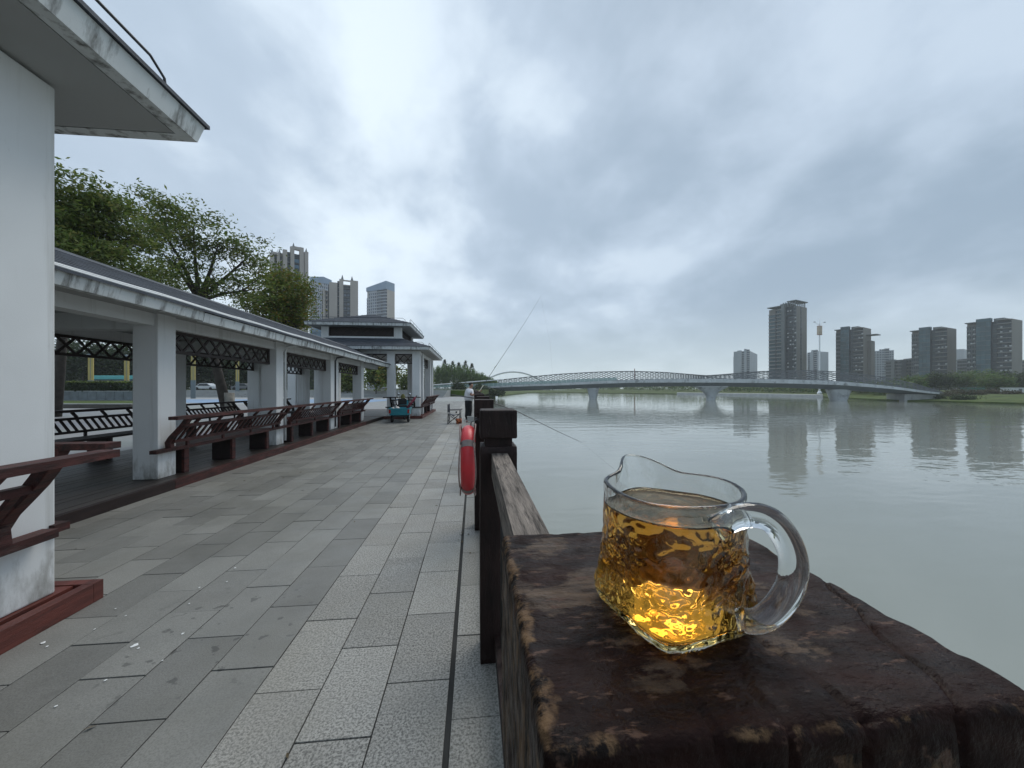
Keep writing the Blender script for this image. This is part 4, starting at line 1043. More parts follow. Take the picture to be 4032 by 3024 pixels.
# ------------------------------------------------------------------ lamp mast on the right bank
lm = empty('lamp_mast', P(3227, 180, -1.2)); tag(lm, 'tall white lamp mast with amber panel between the right-hand towers', 'lamp mast')
def up(v, d=180): return H + (HY - v) / F * d + 1.2
MB().tube([(0, 0, 0), (0, 0, up(1500)), (0, 0, up(1284)), (0, 0, up(1255))], [.42, .36, .26, .06], 10).build('pole', WSTEEL, lm, True)
MB().lathe([(1.1, 0), (.9, .9), (.5, 1.6)], n=12).build('base', WSTEEL, lm, True)
AMB = M('amber_panel', (.50, .42, .33), .6, .15, .8)
pn = MB().box(-.9, .9, -.5, .5, up(1317), up(1285)).build('panel', AMB, lm)
MB().box(-1.0, 1.0, -.45, .45, up(1319), up(1317.2)).build('panel_frame', RMAT, pn); MB().box(-1.0, 1.0, -.45, .45, up(1284.8), up(1283)).build('panel_frame', RMAT, pn)
for s in (-1, 1):
    MB().tube([(0, 0, up(1281)), (s * 1.4, 0, up(1275)), (s * 2.6, 0, up(1268))], .07, 6).build('arm', WSTEEL, lm, True); MB().box(s * 2.6 - .35, s * 2.6 + .35, -.25, .25, up(1269.5), up(1267.5)).build('lamp_head', DARKMETAL, lm)
MB().tube([(0, 0, up(1281)), (.5, .8, up(1268))], .07, 6).build('arm', WSTEEL, lm, True)

# ------------------------------------------------------------------ apartment towers
def fmat(name, c, r=.7, v=.08, sc=.12): return M(name, c, r, v, sc)
BEIGE = fmat('tower_beige', (.185, .174, .158)); GREYB = fmat('tower_grey', (.145, .16, .165)); DKGLASS = M('tower_dark_glass', (.040, .058, .070), .12, .3, .3, rand=.35)
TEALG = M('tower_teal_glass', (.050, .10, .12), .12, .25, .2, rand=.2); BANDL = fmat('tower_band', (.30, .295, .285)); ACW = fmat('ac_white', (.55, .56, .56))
HAZEW = fmat('tower_hazed', (.40, .425, .46)); HAZEG = M('tower_hazed_glass', (.13, .16, .20), .2, .2, .3, rand=.3); SAND = fmat('tower_sand', (.40, .365, .33)); BLUEG = M('tower_blue_glass', (.10, .19, .27), .15, .2, .2, rand=.15)  # distance haze is mixed into the pale wall and pale glass colours
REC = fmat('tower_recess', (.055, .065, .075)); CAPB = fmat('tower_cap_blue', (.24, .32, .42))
class Tower:
    def __init__(s, name, label, uA, dA, uB, dB, uC, group, zb=0.0, depth=None):
        A, B = P(uA, dA), P(uB, dB); x = (B - A).normalized(); s.La = (B - A).length; y = Vector((-x.y, x.x, 0)); s.x, s.B = x, B
        if depth is None:
            r = W((uC - CX) / F, 1); k = (B.x * r.y - B.y * r.x) / (y.y * r.x - y.x * r.y); s.Lc = max(6, abs(k))
        else: s.Lc = depth
        s.dB, s.zb = dB, zb
        s.t = empty(name, (B.x, B.y, zb), math.atan2(x.y, x.x)); tag(s.t, label, 'tower block', group)
        s.y = y
    def xl(s, u):                                    # local x on the front wall for a column of the photograph
        r = W((u - CX) / F, 1); q = s.B
        return (q.y * r.x - q.x * r.y) / (s.x.x * r.y - s.x.y * r.x)
    def zt(s, u, v):
        p = s.B + s.x * s.xl(u); d = p.x * ST + p.y * CT; return H + (HY - v) / F * d - s.zb
    def bx(s, name, mat, x, y, z, par=None): return box(name, mat, par or s.t, x, y, z)
    def core(s, mat, h, y0=1.2, x0=None, x1=0.0): s.h = h; return s.bx('wall', mat, (x0 if x0 is not None else -s.La, x1), (y0, s.Lc), (0, h))
    def pier(s, u0, u1, v, mat, y0=-.2, y1=1.3, name='pier'): return s.bx(name, mat, (s.xl(u0), s.xl(u1)), (y0, y1), (0, s.zt((u0 + u1) / 2, v)))
    def floors(s, u0, u1, h, fh, z0=3.0, back=.9, band=BANDL, bandh=.45, proud=-.3, cols=0, glass=DKGLASS, wall=REC, ac=0.0, ww=.75, rail=True):
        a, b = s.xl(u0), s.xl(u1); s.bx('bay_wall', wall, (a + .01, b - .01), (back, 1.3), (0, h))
        n = int((h - z0) / fh)
        for i in range(n + 1):
            z = z0 + i * fh
            if bandh and z < h: s.bx('floor_band', band, (a, b), (proud, 1.25), (z - bandh / 2, min(h - .02, z + bandh / 2)))
            if z + fh > h + .5: continue
            for k in range(cols):
                x = a + (b - a) * (k + .5) / cols; hw = (b - a) / cols * ww / 2
                s.bx('window', glass, (x - hw, x + hw), (back - .12, back + .1), (z + fh * .28, z + fh * .86))
                if ac and random.random() < ac: s.bx('air_conditioner', ACW, (x + hw * .3, x + hw * .3 + .9), (back - .6, back - .13), (z + fh * .18, z + fh * .18 + .75))
    def glasswall(s, u0, u1, h, fh, y0=-.8, mat=TEALG, z0=2.0):
        a, b = s.xl(u0), s.xl(u1); s.bx('glass_bay', REC, (a + .05, b - .05), (y0 + .15, 1.3), (0, h))
        n = int((h - z0) / fh)
        for i in range(n):
            z = z0 + i * fh; m_ = 3
            for k in range(m_): s.bx('window', mat, (a + (b - a) * k / m_ + .06, a + (b - a) * (k + 1) / m_ - .06), (y0, y0 + .2), (z + .12, z + fh - .12))
            s.bx('floor_band', GREYB, (a, b), (y0 - .12, y0 + .25), (z - .12, z + .12))
        s.bx('parapet', mat, (a, b), (y0, 1.3), (z0 + n * fh + .15, h + .6))
RT = 'towers across the river'
# tallest right-hand tower
t = Tower('tower_block', 'tallest grey-brown tower block across the river, left of the lamp mast', 3025, 302, 3133, 285, 3177, RT)
h = t.zt(3133, 1203); t.core(BEIGE, h); fh = h / 22.5
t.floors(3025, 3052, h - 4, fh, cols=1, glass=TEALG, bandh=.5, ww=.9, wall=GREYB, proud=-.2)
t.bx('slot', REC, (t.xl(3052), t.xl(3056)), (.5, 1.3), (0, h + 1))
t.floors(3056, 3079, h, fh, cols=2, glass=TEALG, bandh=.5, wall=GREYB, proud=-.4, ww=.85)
t.pier(3079, 3092, 1198, GREYB, -1.2)
t.floors(3092, 3123, h, fh, cols=3, back=1.1, bandh=.25, proud=.4, band=REC, ac=.15)
t.floors(3123, 3133, h, fh, cols=1, back=.5, bandh=.3, proud=-.3, band=GREYB, ac=.5, wall=GREYB)
t.bx('wall_slot', REC, (-.05, .12), (t.Lc * .42, t.Lc * .5), (2, h - .5))
for k in range(24): t.bx('window', DKGLASS, (-.2, .16), (t.Lc * .43, t.Lc * .49), (2 + k * fh * .93, 2 + k * fh * .93 + 1.3))
t.bx('roof_slab', GREYB, (t.xl(3024), t.xl(3080)), (-1.2, t.Lc), (h + 1.2, h + 1.8)); t.bx('roof_slab', GREYB, (t.xl(3100), .6), (-.8, t.Lc + .4), (h + 3.6, h + 4.3))
for k in range(6): t.bx('roof_post', GREYB, (-8.5 + 1.6 * k, -8.0 + 1.6 * k), (-.5, .2), (h, h + 3.6))
for k in range(6): t.bx('roof_post', GREYB, (-.6, -.1), (t.Lc * k / 6 + .1, t.Lc * k / 6 + .8), (h, h + 3.6))
t.bx('lift_house', GREYB, (-t.La * .62, -t.La * .3), (2.5, t.Lc * .8), (h, h + 3.4))
def mid_tower(label, uA, dA, uB, dB, uC, vt, cuts, nfl, ac, left_ac=.0):
    t = Tower('tower_block', label, uA, dA, uB, dB, uC, RT); h = t.zt(uB, vt); t.core(BEIGE, h); fh = h / (nfl + .6)
    g0, g1 = cuts
    t.floors(uA, g0, h - 1.5, fh, cols=4, back=.5, bandh=.32, proud=.1, wall=GREYB, ac=left_ac, ww=.7, band=GREYB)
    t.glasswall(g0, g1, h + 1.8, fh, -1.4)
    rec = g1 + (uB - g1) * .28
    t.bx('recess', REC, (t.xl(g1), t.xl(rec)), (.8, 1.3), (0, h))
    t.floors(g1 + 2, rec, h, fh, cols=1, back=.85, bandh=.2, proud=.6, band=GREYB)
    t.floors(rec, uB - 1, h, fh, cols=3, back=1.0, bandh=.42, proud=-.5, ac=ac)
    t.bx('roof_slab', GREYB, (-t.La - .6, t.xl(g0)), (-.6, t.Lc * .6), (h + .3, h + .9)); t.bx('roof_slab', BANDL, (t.xl(rec), -.6), (-.8, t.Lc * .7), (h + .5, h + .95))
    t.bx('roof_parapet', BEIGE, (-3, 0), (1.3, t.Lc), (h, h + .9)); t.bx('lift_house', GREYB, (t.xl(g1), t.xl(rec) + 2), (3, t.Lc * .8), (h, h + 2.2))
    return t
t = mid_tower('brown tower block with side balcony wing, just right of the lamp mast', 3290, 300, 3397, 286, 3430, 1292, (3312, 3346), 15, .5)
t.bx('wing', BEIGE, (-1, 2.2), (t.Lc * .55, t.Lc), (0, t.h - 9)); t.bx('roof_slab', GREYB, (-2, 6), (t.Lc * .4, t.Lc * .9), (t.h - 5, t.h - 4.4))
mid_tower('brown tower block in the middle of the right-hand row, beside low grey blocks', 3588, 276, 3727, 260, 3766, 1294, (3621, 3666), 14, .35, .25)
mid_tower('largest brown tower block at the right edge of the view', 3805, 252, 3981, 235, 4026, 1259, (3846, 3905), 14, .4, .3)
def pale(label, uA, dA, uB, dB, uC, vt, secs, nfl, wallm=HAZEW, glassm=HAZEG, name='tower_block', group=RT, zb=0.0, cap=None, end=None):
    t = Tower(name, label, uA, dA, uB, dB, uC, group, zb); h = t.zt(uB, vt); t.core(end or wallm, h); fh = h / (nfl + .5)
    for u0, u1, kind, dv, cols in secs:
        hh = h + dv * dB / F
        if kind == 'w': t.bx('pier', wallm, (t.xl(u0), t.xl(u1)), (-.5, 1.3), (0, hh))
        elif kind == 'f': t.floors(u0, u1, hh, fh, cols=cols, back=.5, bandh=.5, proud=-.1, band=wallm, wall=wallm, glass=glassm, ww=.6)
        elif kind == 'b': t.floors(u0, u1, hh, fh, cols=cols, back=.9, bandh=.8, proud=-.5, band=wallm, wall=REC, glass=glassm)
    if cap: t.bx('roof_cap', cap, (-t.La - .1, .1), (.3, t.Lc), (h - .2, h + 9)); 
    return t
pale('haze-paled grey tower block left of the tallest one, alone above the bridge', 2888, 430, 2951, 420, 2982, 1381, [(2888, 2903, 'w', -20, 0), (2903, 2920, 'w', 3, 0), (2920, 2930, 'b', 0, 1), (2930, 2940, 'w', 8, 0), (2940, 2951, 'b', 5, 1)], 18)
pale('haze-paled grey tower block partly behind the lamp mast', 3177, 432, 3228, 420, 3262, 1384, [(3177, 3190, 'b', -2, 2), (3190, 3195, 'w', 0, 0), (3195, 3203, 'w', 8, 0), (3203, 3218, 'b', 8, 2), (3218, 3228, 'w', 2, 0)], 18)
pale('haze-paled grey stepped tower block between the two brown towers', 3440, 420, 3520, 410, 3549, 1378, [(3440, 3462, 'f', -5, 2), (3462, 3482, 'f', 5, 2), (3482, 3502, 'b', 8, 2), (3502, 3520, 'f', 0, 2)], 16)
pale('small haze-paled tower block between the two largest brown towers', 3764, 440, 3795, 435, 3808, 1374, [(3764, 3795, 'w', 0, 0)], 16)
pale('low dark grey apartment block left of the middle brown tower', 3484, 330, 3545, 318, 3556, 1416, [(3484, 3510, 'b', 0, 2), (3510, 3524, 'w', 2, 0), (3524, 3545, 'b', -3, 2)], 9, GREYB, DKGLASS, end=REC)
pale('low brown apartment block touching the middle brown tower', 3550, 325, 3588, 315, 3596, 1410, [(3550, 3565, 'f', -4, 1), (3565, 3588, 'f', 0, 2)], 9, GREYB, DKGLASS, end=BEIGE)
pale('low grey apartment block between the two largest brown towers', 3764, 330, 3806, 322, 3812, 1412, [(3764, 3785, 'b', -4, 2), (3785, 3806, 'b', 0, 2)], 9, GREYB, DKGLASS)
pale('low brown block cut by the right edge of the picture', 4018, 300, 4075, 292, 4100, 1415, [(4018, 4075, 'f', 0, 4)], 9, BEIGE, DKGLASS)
LT = 'towers behind the walkway'
t = Tower('tower_block', 'tall beige tower with open roof portal behind the orange-tinged tree', 1068, 195, 1216, 206, 1224, LT)
h = t.zt(1140, 1000); t.core(SAND, h); fh = 3.1
for u0, u1, v in ((1068, 1079, 996), (1090, 1100, 996), (1114, 1130, 984), (1143, 1158, 972), (1179, 1195, 976), (1199, 1213, 993)): t.pier(u0, u1, v, SAND, -.9)
t.floors(1079, 1090, t.zt(1085, 1000), fh, cols=1, bandh=.2, band=SAND, wall=GREYB); t.floors(1100, 1114, t.zt(1105, 1000), fh, cols=1, bandh=.2, band=SAND, wall=SAND, ww=.5)
t.floors(1130, 1143, t.zt(1136, 990), fh, cols=1, bandh=.3, band=GREYB, wall=GREYB); t.floors(1158, 1179, t.zt(1168, 1000), 3.1, cols=1, bandh=.25, band=REC, wall=REC, glass=BLUEG, ww=.95, back=.3)
t.bx('portal_beam', SAND, (t.xl(1158), t.xl(1179)), (-.9, 1.0), (t.zt(1168, 985), t.zt(1168, 973))); t.bx('wall', SAND, (t.xl(1195), t.xl(1199)), (-.2, 1.25), (0, t.zt(1197, 996)))
for u, v in ((1156, 973), (1072, 997), (1101, 997), (1206, 994)):
    x = t.xl(u); z = t.zt(u, v); MB().lathe([(1.2, -.2), (.5, .6), (.25, 1.6), (.05, 2.4)], (x, .2, z), 8).build('finial', GREYB, t.t)
t = Tower('tower_block', 'beige tower with twin roof finials, second behind the walkway', 1267, 257, 1410, 266, 1415, LT)
h = t.zt(1350, 1118); t.core(SAND, h, 1.25, t.xl(1296)); t.bx('wall', SAND, (-t.La, t.xl(1296)), (1.25, t.Lc), (0, t.zt(1280, 1143)))
for u0, u1, v in ((1271, 1280, 1140), (1296, 1303, 1112), (1303, 1328, 1113), (1336, 1352, 1100), (1379, 1410, 1106)): t.pier(u0, u1, v, SAND, -.8)
t.floors(1267, 1271, t.zt(1269, 1145), 3.1, cols=1, bandh=.2, wall=REC); t.floors(1280, 1292, t.zt(1285, 1145), 3.1, cols=1, bandh=.3, band=SAND, wall=SAND, ww=.5); t.bx('slot', REC, (t.xl(1292), t.xl(1296)), (.4, 1.3), (0, t.zt(1294, 1120)))
t.floors(1328, 1336, t.zt(1332, 1105), 3.1, cols=1, bandh=.5, band=GREYB, wall=REC); t.floors(1352, 1379, t.zt(1365, 1124), 3.1, cols=2, bandh=.5, band=GREYB, wall=REC, glass=HAZEG)
t.bx('portal_beam', SAND, (t.xl(1352), t.xl(1379)), (-.8, .6), (t.zt(1365, 1108), t.zt(1365, 1104)))
for u, v in ((1348, 1100), (1386, 1105)): MB().prism([(t.xl(u - 5), 0), (t.xl(u), 3.2), (t.xl(u + 5), 0)], -.7, 1.2, 'y').build('finial', GREYB, t.t).location = (0, 0, t.zt(u, v))
t = pale('hazy blue-grey tower with arched cap between the beige towers', 1223, 418, 1306, 432, 1312, 1121, [(1223, 1250, 'f', 0, 3), (1250, 1275, 'f', 0, 3), (1275, 1306, 'f', 3, 4)], 30, HAZEW, HAZEG, group=LT)
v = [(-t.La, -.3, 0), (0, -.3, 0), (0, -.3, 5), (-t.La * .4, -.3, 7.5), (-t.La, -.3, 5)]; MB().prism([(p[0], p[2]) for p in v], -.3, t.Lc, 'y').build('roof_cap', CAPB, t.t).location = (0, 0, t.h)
t = pale('hazy blue-grey tower with banded balconies, rightmost behind the walkway', 1443, 432, 1521, 420, 1554, 1138, [(1443, 1450, 'f', -24, 1), (1450, 1482, 'f', 0, 4), (1482, 1521, 'b', 0, 2)], 32, HAZEW, HAZEG, group=LT, end=SAND)
MB().prism([(-t.La, 0), (0, 0), (0, 9.2), (-t.La, 4.5)], -.4, t.Lc, 'y').build('roof_cap', CAPB, t.t).location = (0, 0, t.h)
t = pale('low blue glass block under the hazy tower behind the walkway', 1222, 240, 1275, 236, 1282, 1290, [(1222, 1275, 'f', 0, 4)], 10, BLUEG, BLUEG, group=LT)

# ------------------------------------------------------------------ trees
def leafmat(name, cols):
    m, nt, N, L, b = newmat(name); geo = N.new('ShaderNodeNewGeometry'); rp = N.new('ShaderNodeValToRGB'); L.new(geo.outputs['Random Per Island'], rp.inputs[0])
    e = rp.color_ramp.elements; e[0].color = (*cols[0], 1); e[1].color = (*cols[-1], 1)
    for i, c in enumerate(cols[1:-1]): e.new((i + 1) / (len(cols) - 1)).color = (*c, 1)
    n = N.new('ShaderNodeTexNoise'); n.inputs['Scale'].default_value = .7; L.new(geo.outputs['Position'], n.inputs['Vector'])
    r = N.new('ShaderNodeMapRange'); L.new(n.outputs['Fac'], r.inputs[0]); r.inputs[1].default_value = .3; r.inputs[2].default_value = .7; r.inputs[3].default_value = .65; r.inputs[4].default_value = 1.35
    vm = N.new('ShaderNodeVectorMath'); vm.operation = 'SCALE'; L.new(rp.outputs[0], vm.inputs[0]); L.new(r.outputs[0], vm.inputs['Scale'])
    L.new(vm.outputs[0], b.inputs['Base Color']); b.inputs['Roughness'].default_value = .6
    tr_ = N.new('ShaderNodeBsdfTranslucent'); L.new(vm.outputs[0], tr_.inputs[0]); mx = N.new('ShaderNodeMixShader'); mx.inputs[0].default_value = .45
    L.new(b.outputs[0], mx.inputs[1]); L.new(tr_.outputs[0], mx.inputs[2]); L.new(mx.outputs[0], N['Material Output'].inputs['Surface'])
    return m
LF_G = leafmat('leaf_green', [(.060, .098, .022), (.10, .152, .030), (.150, .195, .042), (.18, .18, .055)])
LF_O = leafmat('leaf_turning', [(.085, .13, .022), (.12, .175, .03), (.16, .185, .032), (.25, .16, .035)])
LF_W = leafmat('leaf_willow', [(.055, .115, .028), (.095, .175, .038), (.14, .21, .055)])
LF_D = leafmat('leaf_dark', [(.020, .038, .014), (.032, .055, .018), (.05, .075, .024)])
LF_B = leafmat('leaf_bank', [(.050, .105, .032), (.075, .14, .04), (.11, .16, .04), (.12, .13, .05)])
LF_R = leafmat('leaf_brown', [(.05, .05, .03), (.08, .065, .04), (.06, .07, .03)])
BARK = M('bark', (.055, .047, .040), .9, .3, 5, bump=.6, bscale=20)
LIME = M('limewashed_bark', (.22, .21, .185), .9, .3, 5, bump=.5, bscale=20)
rng = np.random.default_rng(11)
def leaves(centers, spread, per, size, mat, name, parent, droop=0.0, flat=.55):
    c = np.repeat(np.asarray(centers), per, 0); n = len(c)
    p = c + rng.normal(0, 1, (n, 3)) * np.asarray(spread)
    a = rng.normal(0, 1, (n, 3)); a[:, 2] = a[:, 2] * .6 - droop; a /= np.linalg.norm(a, axis=1)[:, None]
    b = np.cross(a, rng.normal(0, 1, (n, 3)) * (1, 1, .5) + (0, 0, 1.0)); b /= np.linalg.norm(b, axis=1)[:, None] + 1e-9
    s = size * rng.uniform(.6, 1.35, n)[:, None]
    v = np.stack([p - a * s, p - b * s * flat * .8, p + a * s, p + b * s * flat], 1).reshape(-1, 3)
    me = bpy.data.meshes.new(name); me.vertices.add(4 * n); me.vertices.foreach_set('co', v.ravel().astype('f'))
    me.loops.add(4 * n); me.loops.foreach_set('vertex_index', np.arange(4 * n, dtype='i')); me.polygons.add(n)
    me.polygons.foreach_set('loop_start', np.arange(0, 4 * n, 4, dtype='i')); me.update(); me.validate(); me.materials.append(mat)
    return link(bpy.data.objects.new(name, me), parent)
def blob_points(blobs, n, shellness=.55):
    vol = np.array([b[1][0] * b[1][1] * b[1][2] for b in blobs]) ** .8; k = rng.choice(len(blobs), n, p=vol / vol.sum()); d = rng.normal(0, 1, (n, 3)); d /= np.linalg.norm(d, axis=1)[:, None]
    r = rng.uniform(0, 1, n) ** (1 / 3); r = shellness * np.maximum(r, .7) + (1 - shellness) * r
    c = np.array([b[0] for b in blobs])[k]; rad_ = np.array([b[1] for b in blobs])[k]; return c + d * r[:, None] * rad_
def tree(label, base, blobs, nclust, per, size, mat, r0, group, name='broadleaf_tree', cat='tree', spread=None, limbs=60, bark=BARK, lean=(0, 0), droop=0.0, painted=0.0, flat=.55):
    base = Vector(base); t = empty(name, base); tag(t, label, cat, group)
    bl = [((Vector(c) - base), r) for c, r in blobs]; pts = blob_points([(tuple(c), r) for c, r in bl], nclust)
    zlow = min(c.z - r[2] for c, r in bl); cen = sum((c for c, r in bl), Vector()) / len(bl)
    fork = Vector((lean[0] + cen.x * .35, lean[1] + cen.y * .35, max(zlow + .15 * (cen.z - zlow), cen.z * .35)))
    mb = MB(); mb.tube([Vector((0, 0, -.1)), fork * .5 + Vector((.1, 0, 0)) * r0, fork], [r0 * 1.15, r0 * .85, r0 * .7], 10)
    for c, r in bl:
        m1 = fork + (c - fork) * .5 + Vector((rng.uniform(-.3, .3), rng.uniform(-.3, .3), .2)) * r0 * 2
        mb.tube([fork, m1, c], [r0 * .55, r0 * .32, r0 * .10], 7)
        idx = np.argsort(((pts - np.array(c)) ** 2).sum(1))[:max(4, limbs // len(bl))]
        for i in idx[::1]:
            q = Vector(pts[i]); s = m1 + (c - m1) * rng.uniform(.1, .9); mm = s + (q - s) * .5 + Vector((rng.normal(0, .12), rng.normal(0, .12), -.10 + rng.normal(0, .08))) * (q - s).length
            mb.tube([s, mm, q], [r0 * .11, r0 * .06, r0 * .022], 5, cap=False)
    tk = mb.build('trunk', bark, t, True, fix=False)
    if painted: MB().tube([Vector((0, 0, -.05)), Vector((.02, 0, painted))], [r0 * 1.22, r0 * 1.08], 12).build('limewash', LIME, tk, True)
    leaves(pts, spread or (size * 2.2,) * 3, per, size, mat, 'crown', t, droop, flat)
    return t
def BL(u, v, d, ru, rv, rd=None):                  # crown lobe from its place and size in the photograph
    return (PV(u, v, d), (ru / F * d, rd or ru / F * d, rv / F * d))
GT_ = 'trees behind the walkway'
tree('dense dark tree beside the big left pillar, above the walkway roof', G(215, 1640), [BL(300, 760, 15.5, 90, 110), BL(300, 930, 15.5, 160, 110), BL(470, 880, 16, 110, 90), BL(420, 1040, 16, 190, 80), BL(150, 850, 15.5, 200, 160), BL(560, 900, 17.5, 90, 90)], 140, 125, .105, LF_G, .24, GT_, spread=(.38, .38, .13), limbs=110, painted=1.2, flat=.4)
tree('open-crowned tree with bare twigs in the middle above the walkway roof', P(900, 22, 0), [BL(600, 850, 20.5, 140, 85), BL(760, 900, 21, 110, 90), BL(860, 960, 21.5, 90, 70), BL(660, 1010, 20.5, 100, 80), BL(850, 1090, 21.5, 130, 80), BL(990, 1000, 22, 75, 70), BL(1000, 1140, 22, 90, 80)], 135, 70, .110, LF_G, .25, GT_, spread=(.42, .42, .13), limbs=135, lean=(-1.2, 0), painted=1.3, flat=.4)
tree('green tree with an orange-tinged top in front of the beige tower', P(1180, 30, 0), [BL(1090, 1075, 29, 60, 50), BL(1120, 1160, 29, 95, 70), BL(1180, 1160, 30, 55, 60), BL(1110, 1260, 29, 95, 60), BL(1035, 1200, 29, 70, 80), BL(1205, 1185, 30, 40, 28), BL(1180, 1240, 30, 40, 40)], 110, 130, .125, LF_O, .24, GT_, spread=(.52, .52, .18), limbs=90, flat=.45)
tree('smaller dark tree filling the gap low behind the walkway roof', P(560, 27, 0), [BL(520, 1090, 26, 130, 80), BL(420, 1150, 26, 120, 70), BL(640, 1130, 27, 90, 60)], 230, 50, .09, LF_G, .2, GT_, spread=(.35,.35,.25), limbs=70)
# row of garden trees seen between the pillars
ORD = ['first', 'second', 'third', 'fourth', 'fifth', 'sixth', 'seventh', 'eighth', 'ninth', 'tenth', 'eleventh', 'twelfth', 'thirteenth', 'fourteenth', 'fifteenth']
for k in range(15):
    u = 120 + 66 * k + rng.uniform(-14, 14); d = 88 + rng.uniform(-6, 12); hv = 1405 + rng.uniform(-18, 25); c = PV(u, hv, d)
    tree('dark park tree in the far garden row behind the walkway, ' + ORD[k] + ' from the left', P(u, d, 1.2), [BL(u, hv, d, 70, 62), BL(u + 18, hv + 52, d, 64, 40), BL(u - 22, hv + 42, d, 60, 44)], 85, 30, .34, LF_D, .2, 'park trees in the far garden row', name='park_tree', limbs=14)
for k, (u, v, d, ru, rv) in enumerate(((1365, 1495, 70, 34, 42), (1395, 1500, 75, 30, 36), (1480, 1478, 68, 30, 34), (1530, 1470, 64, 24, 26), (1600, 1500, 90, 34, 40), (1660, 1490, 110, 40, 52))):
    lab = ['young green tree seen between the walkway pillars, left one of a pair', 'young green tree seen between the walkway pillars, right one of a pair', 'leafy tree seen through the open end of the walkway', 'yellowish small tree with pale stem beside the far pavilion pillar', 'green tree seen through the far pavilion', 'dark green tree just left of the willows behind the far pavilion'][k]
    tree(lab, P(u, d, 0), [BL(u, v, d, ru, rv), BL(u + 10, v + 14, d, ru * .8, rv * .7)], 90, 22, .28, LF_O if k == 3 else LF_G, .12, 'young trees beyond the walkway', name='young_tree', limbs=16)
# willows and conifers at the end of the promenade
def willow(label, u, vtop, d, ru):
    base = P(u, d, 0); t = empty('willow_tree', base); tag(t, label, 'tree', 'willows at the end of the promenade')
    ht = H + (HY - vtop) / F * d; rr = ru / F * d; mb = MB(); mb.tube([(0, 0, -.1), (.1, 0, ht * .35), (0, .1, ht * .6)], [.32, .26, .18], 8); cs = []
    for k in range(110):
        a = rng.uniform(0, 6.283); r = rr * math.sqrt(rng.uniform(0, 1)); top = ht * (1 - .33 * (r / rr) ** 2) * rng.uniform(.86, 1.0); p = Vector((r * math.cos(a), r * math.sin(a), top))
        if k < 18: mb.tube([(0, .05, ht * .5), tuple(p * .6 + Vector((0, 0, ht * .35))), tuple(p)], [.10, .07, .03], 5, cap=False)
        ln = rng.uniform(.45, .95) * top; n = 14
        for i in range(n): cs.append((p.x + rng.normal(0, .08), p.y + rng.normal(0, .08), p.z - ln * i / n))
    mb.build('trunk', BARK, t, True, fix=False); leaves(cs, (.22, .22, .25), 5, .30, LF_W, 'crown', t, 1.6, .28)
for k, (u, v, d, ru) in enumerate(((1718, 1436, 178, 40), (1752, 1424, 180, 40), (1788, 1428, 182, 42), (1824, 1434, 184, 42), (1856, 1448, 186, 40), (1886, 1464, 188, 38), (1914, 1478, 190, 32), (1940, 1492, 192, 24))):
    lab = ['willow farthest left, against the far pavilion pillar', 'tallest willow behind the plaza wall', 'willow above the round dark bush', 'willow just right of the round dark bush', 'willow behind the head of the fisherman', 'willow left of the fishing rod', 'low willow crossed by the fishing rod', 'lowest willow at right end of the row by the bridge'][k]
    willow('hanging green ' + lab, u, v, d, ru)
def conifer(label, u, vtop, d, r):
    base = P(u, d, 0); t = empty('conifer', base); tag(t, label, 'tree', 'conifers behind the willows'); ht = H + (HY - vtop) / F * d; cs = []
    for k in range(150):
        z = ht * (1 - rng.uniform(0, .75) ** 1.3); rr = r * (1 - z / ht) + .12; a = rng.uniform(0, 6.283); cs.append((rr * math.cos(a), rr * math.sin(a), z))
    MB().tube([(0, 0, 0), (0, 0, ht * .95)], [.22, .03], 7).build('trunk', BARK, t, True); leaves(cs, (.25, .25, .2), 12, .28, LF_D, 'crown', t, .3, .4)
for k, (u, v) in enumerate(((1751, 1408), (1783, 1414), (1806, 1420), (1833, 1413), (1858, 1424))):
    conifer('dark pointed conifer top above the willows, ' + ['leftmost', 'second from left', 'middle one', 'fourth from left', 'rightmost, nearest the fishing rod'][k], u, v + 9, 206, 5.0)
b0 = P(1806, 118, 0)
tree('round dark bush in front of the glass balustrade', b0, [(b0 + Vector((0, 0, 1.9)), (2.0, 2.0, 1.9)), (b0 + Vector((.8, 0, 1.2)), (1.6, 1.6, 1.2))], 120, 22, .22, LF_D, .1, None, name='round_bush', cat='bush', limbs=12)
# plaza end wall, timber fence and parked bicycle wheel
pw = empty('plaza_wall', P(1760, 126, 0), -TH); tag(pw, 'low grey stone wall closing the far end of the promenade', 'wall')
for r_ in range(3):
    for c in range(14):
        x = -20 + c * 1.95 + (.95 if r_ % 2 else 0); box('stone', CONCRETE, pw, (x, x + 1.92), (-.2 - .02 * (c % 2), .35), (r_ * .55, r_ * .55 + .54))
fn = empty('timber_fence', P(1800, 116, 0), -TH); tag(fn, 'dark timber fence in front of the stone wall at promenade end', 'fence')
for k in range(8): box('fence_post', DARKWOOD, fn, (-6 + k * 1.9, -5.8 + k * 1.9), (-.1, .1), (0, 1.25))
for z in (.25, .62, .98): box('fence_rail', DARKWOOD, fn, (-6, 7.4), (-.05, .05), (z, z + .14))
bw = empty('bicycle', P(1819, 112, 0), R(20)); tag(bw, 'small dark bicycle parked by the fence at the far end', 'bicycle')
for x in (-.5, .5): MB().tube([(x + .33 * math.cos(a), 0, .34 + .33 * math.sin(a)) for a in [2 * math.pi * k / 24 for k in range(24)]], .03, 6, True).build('wheel', RUBBER, bw, True)
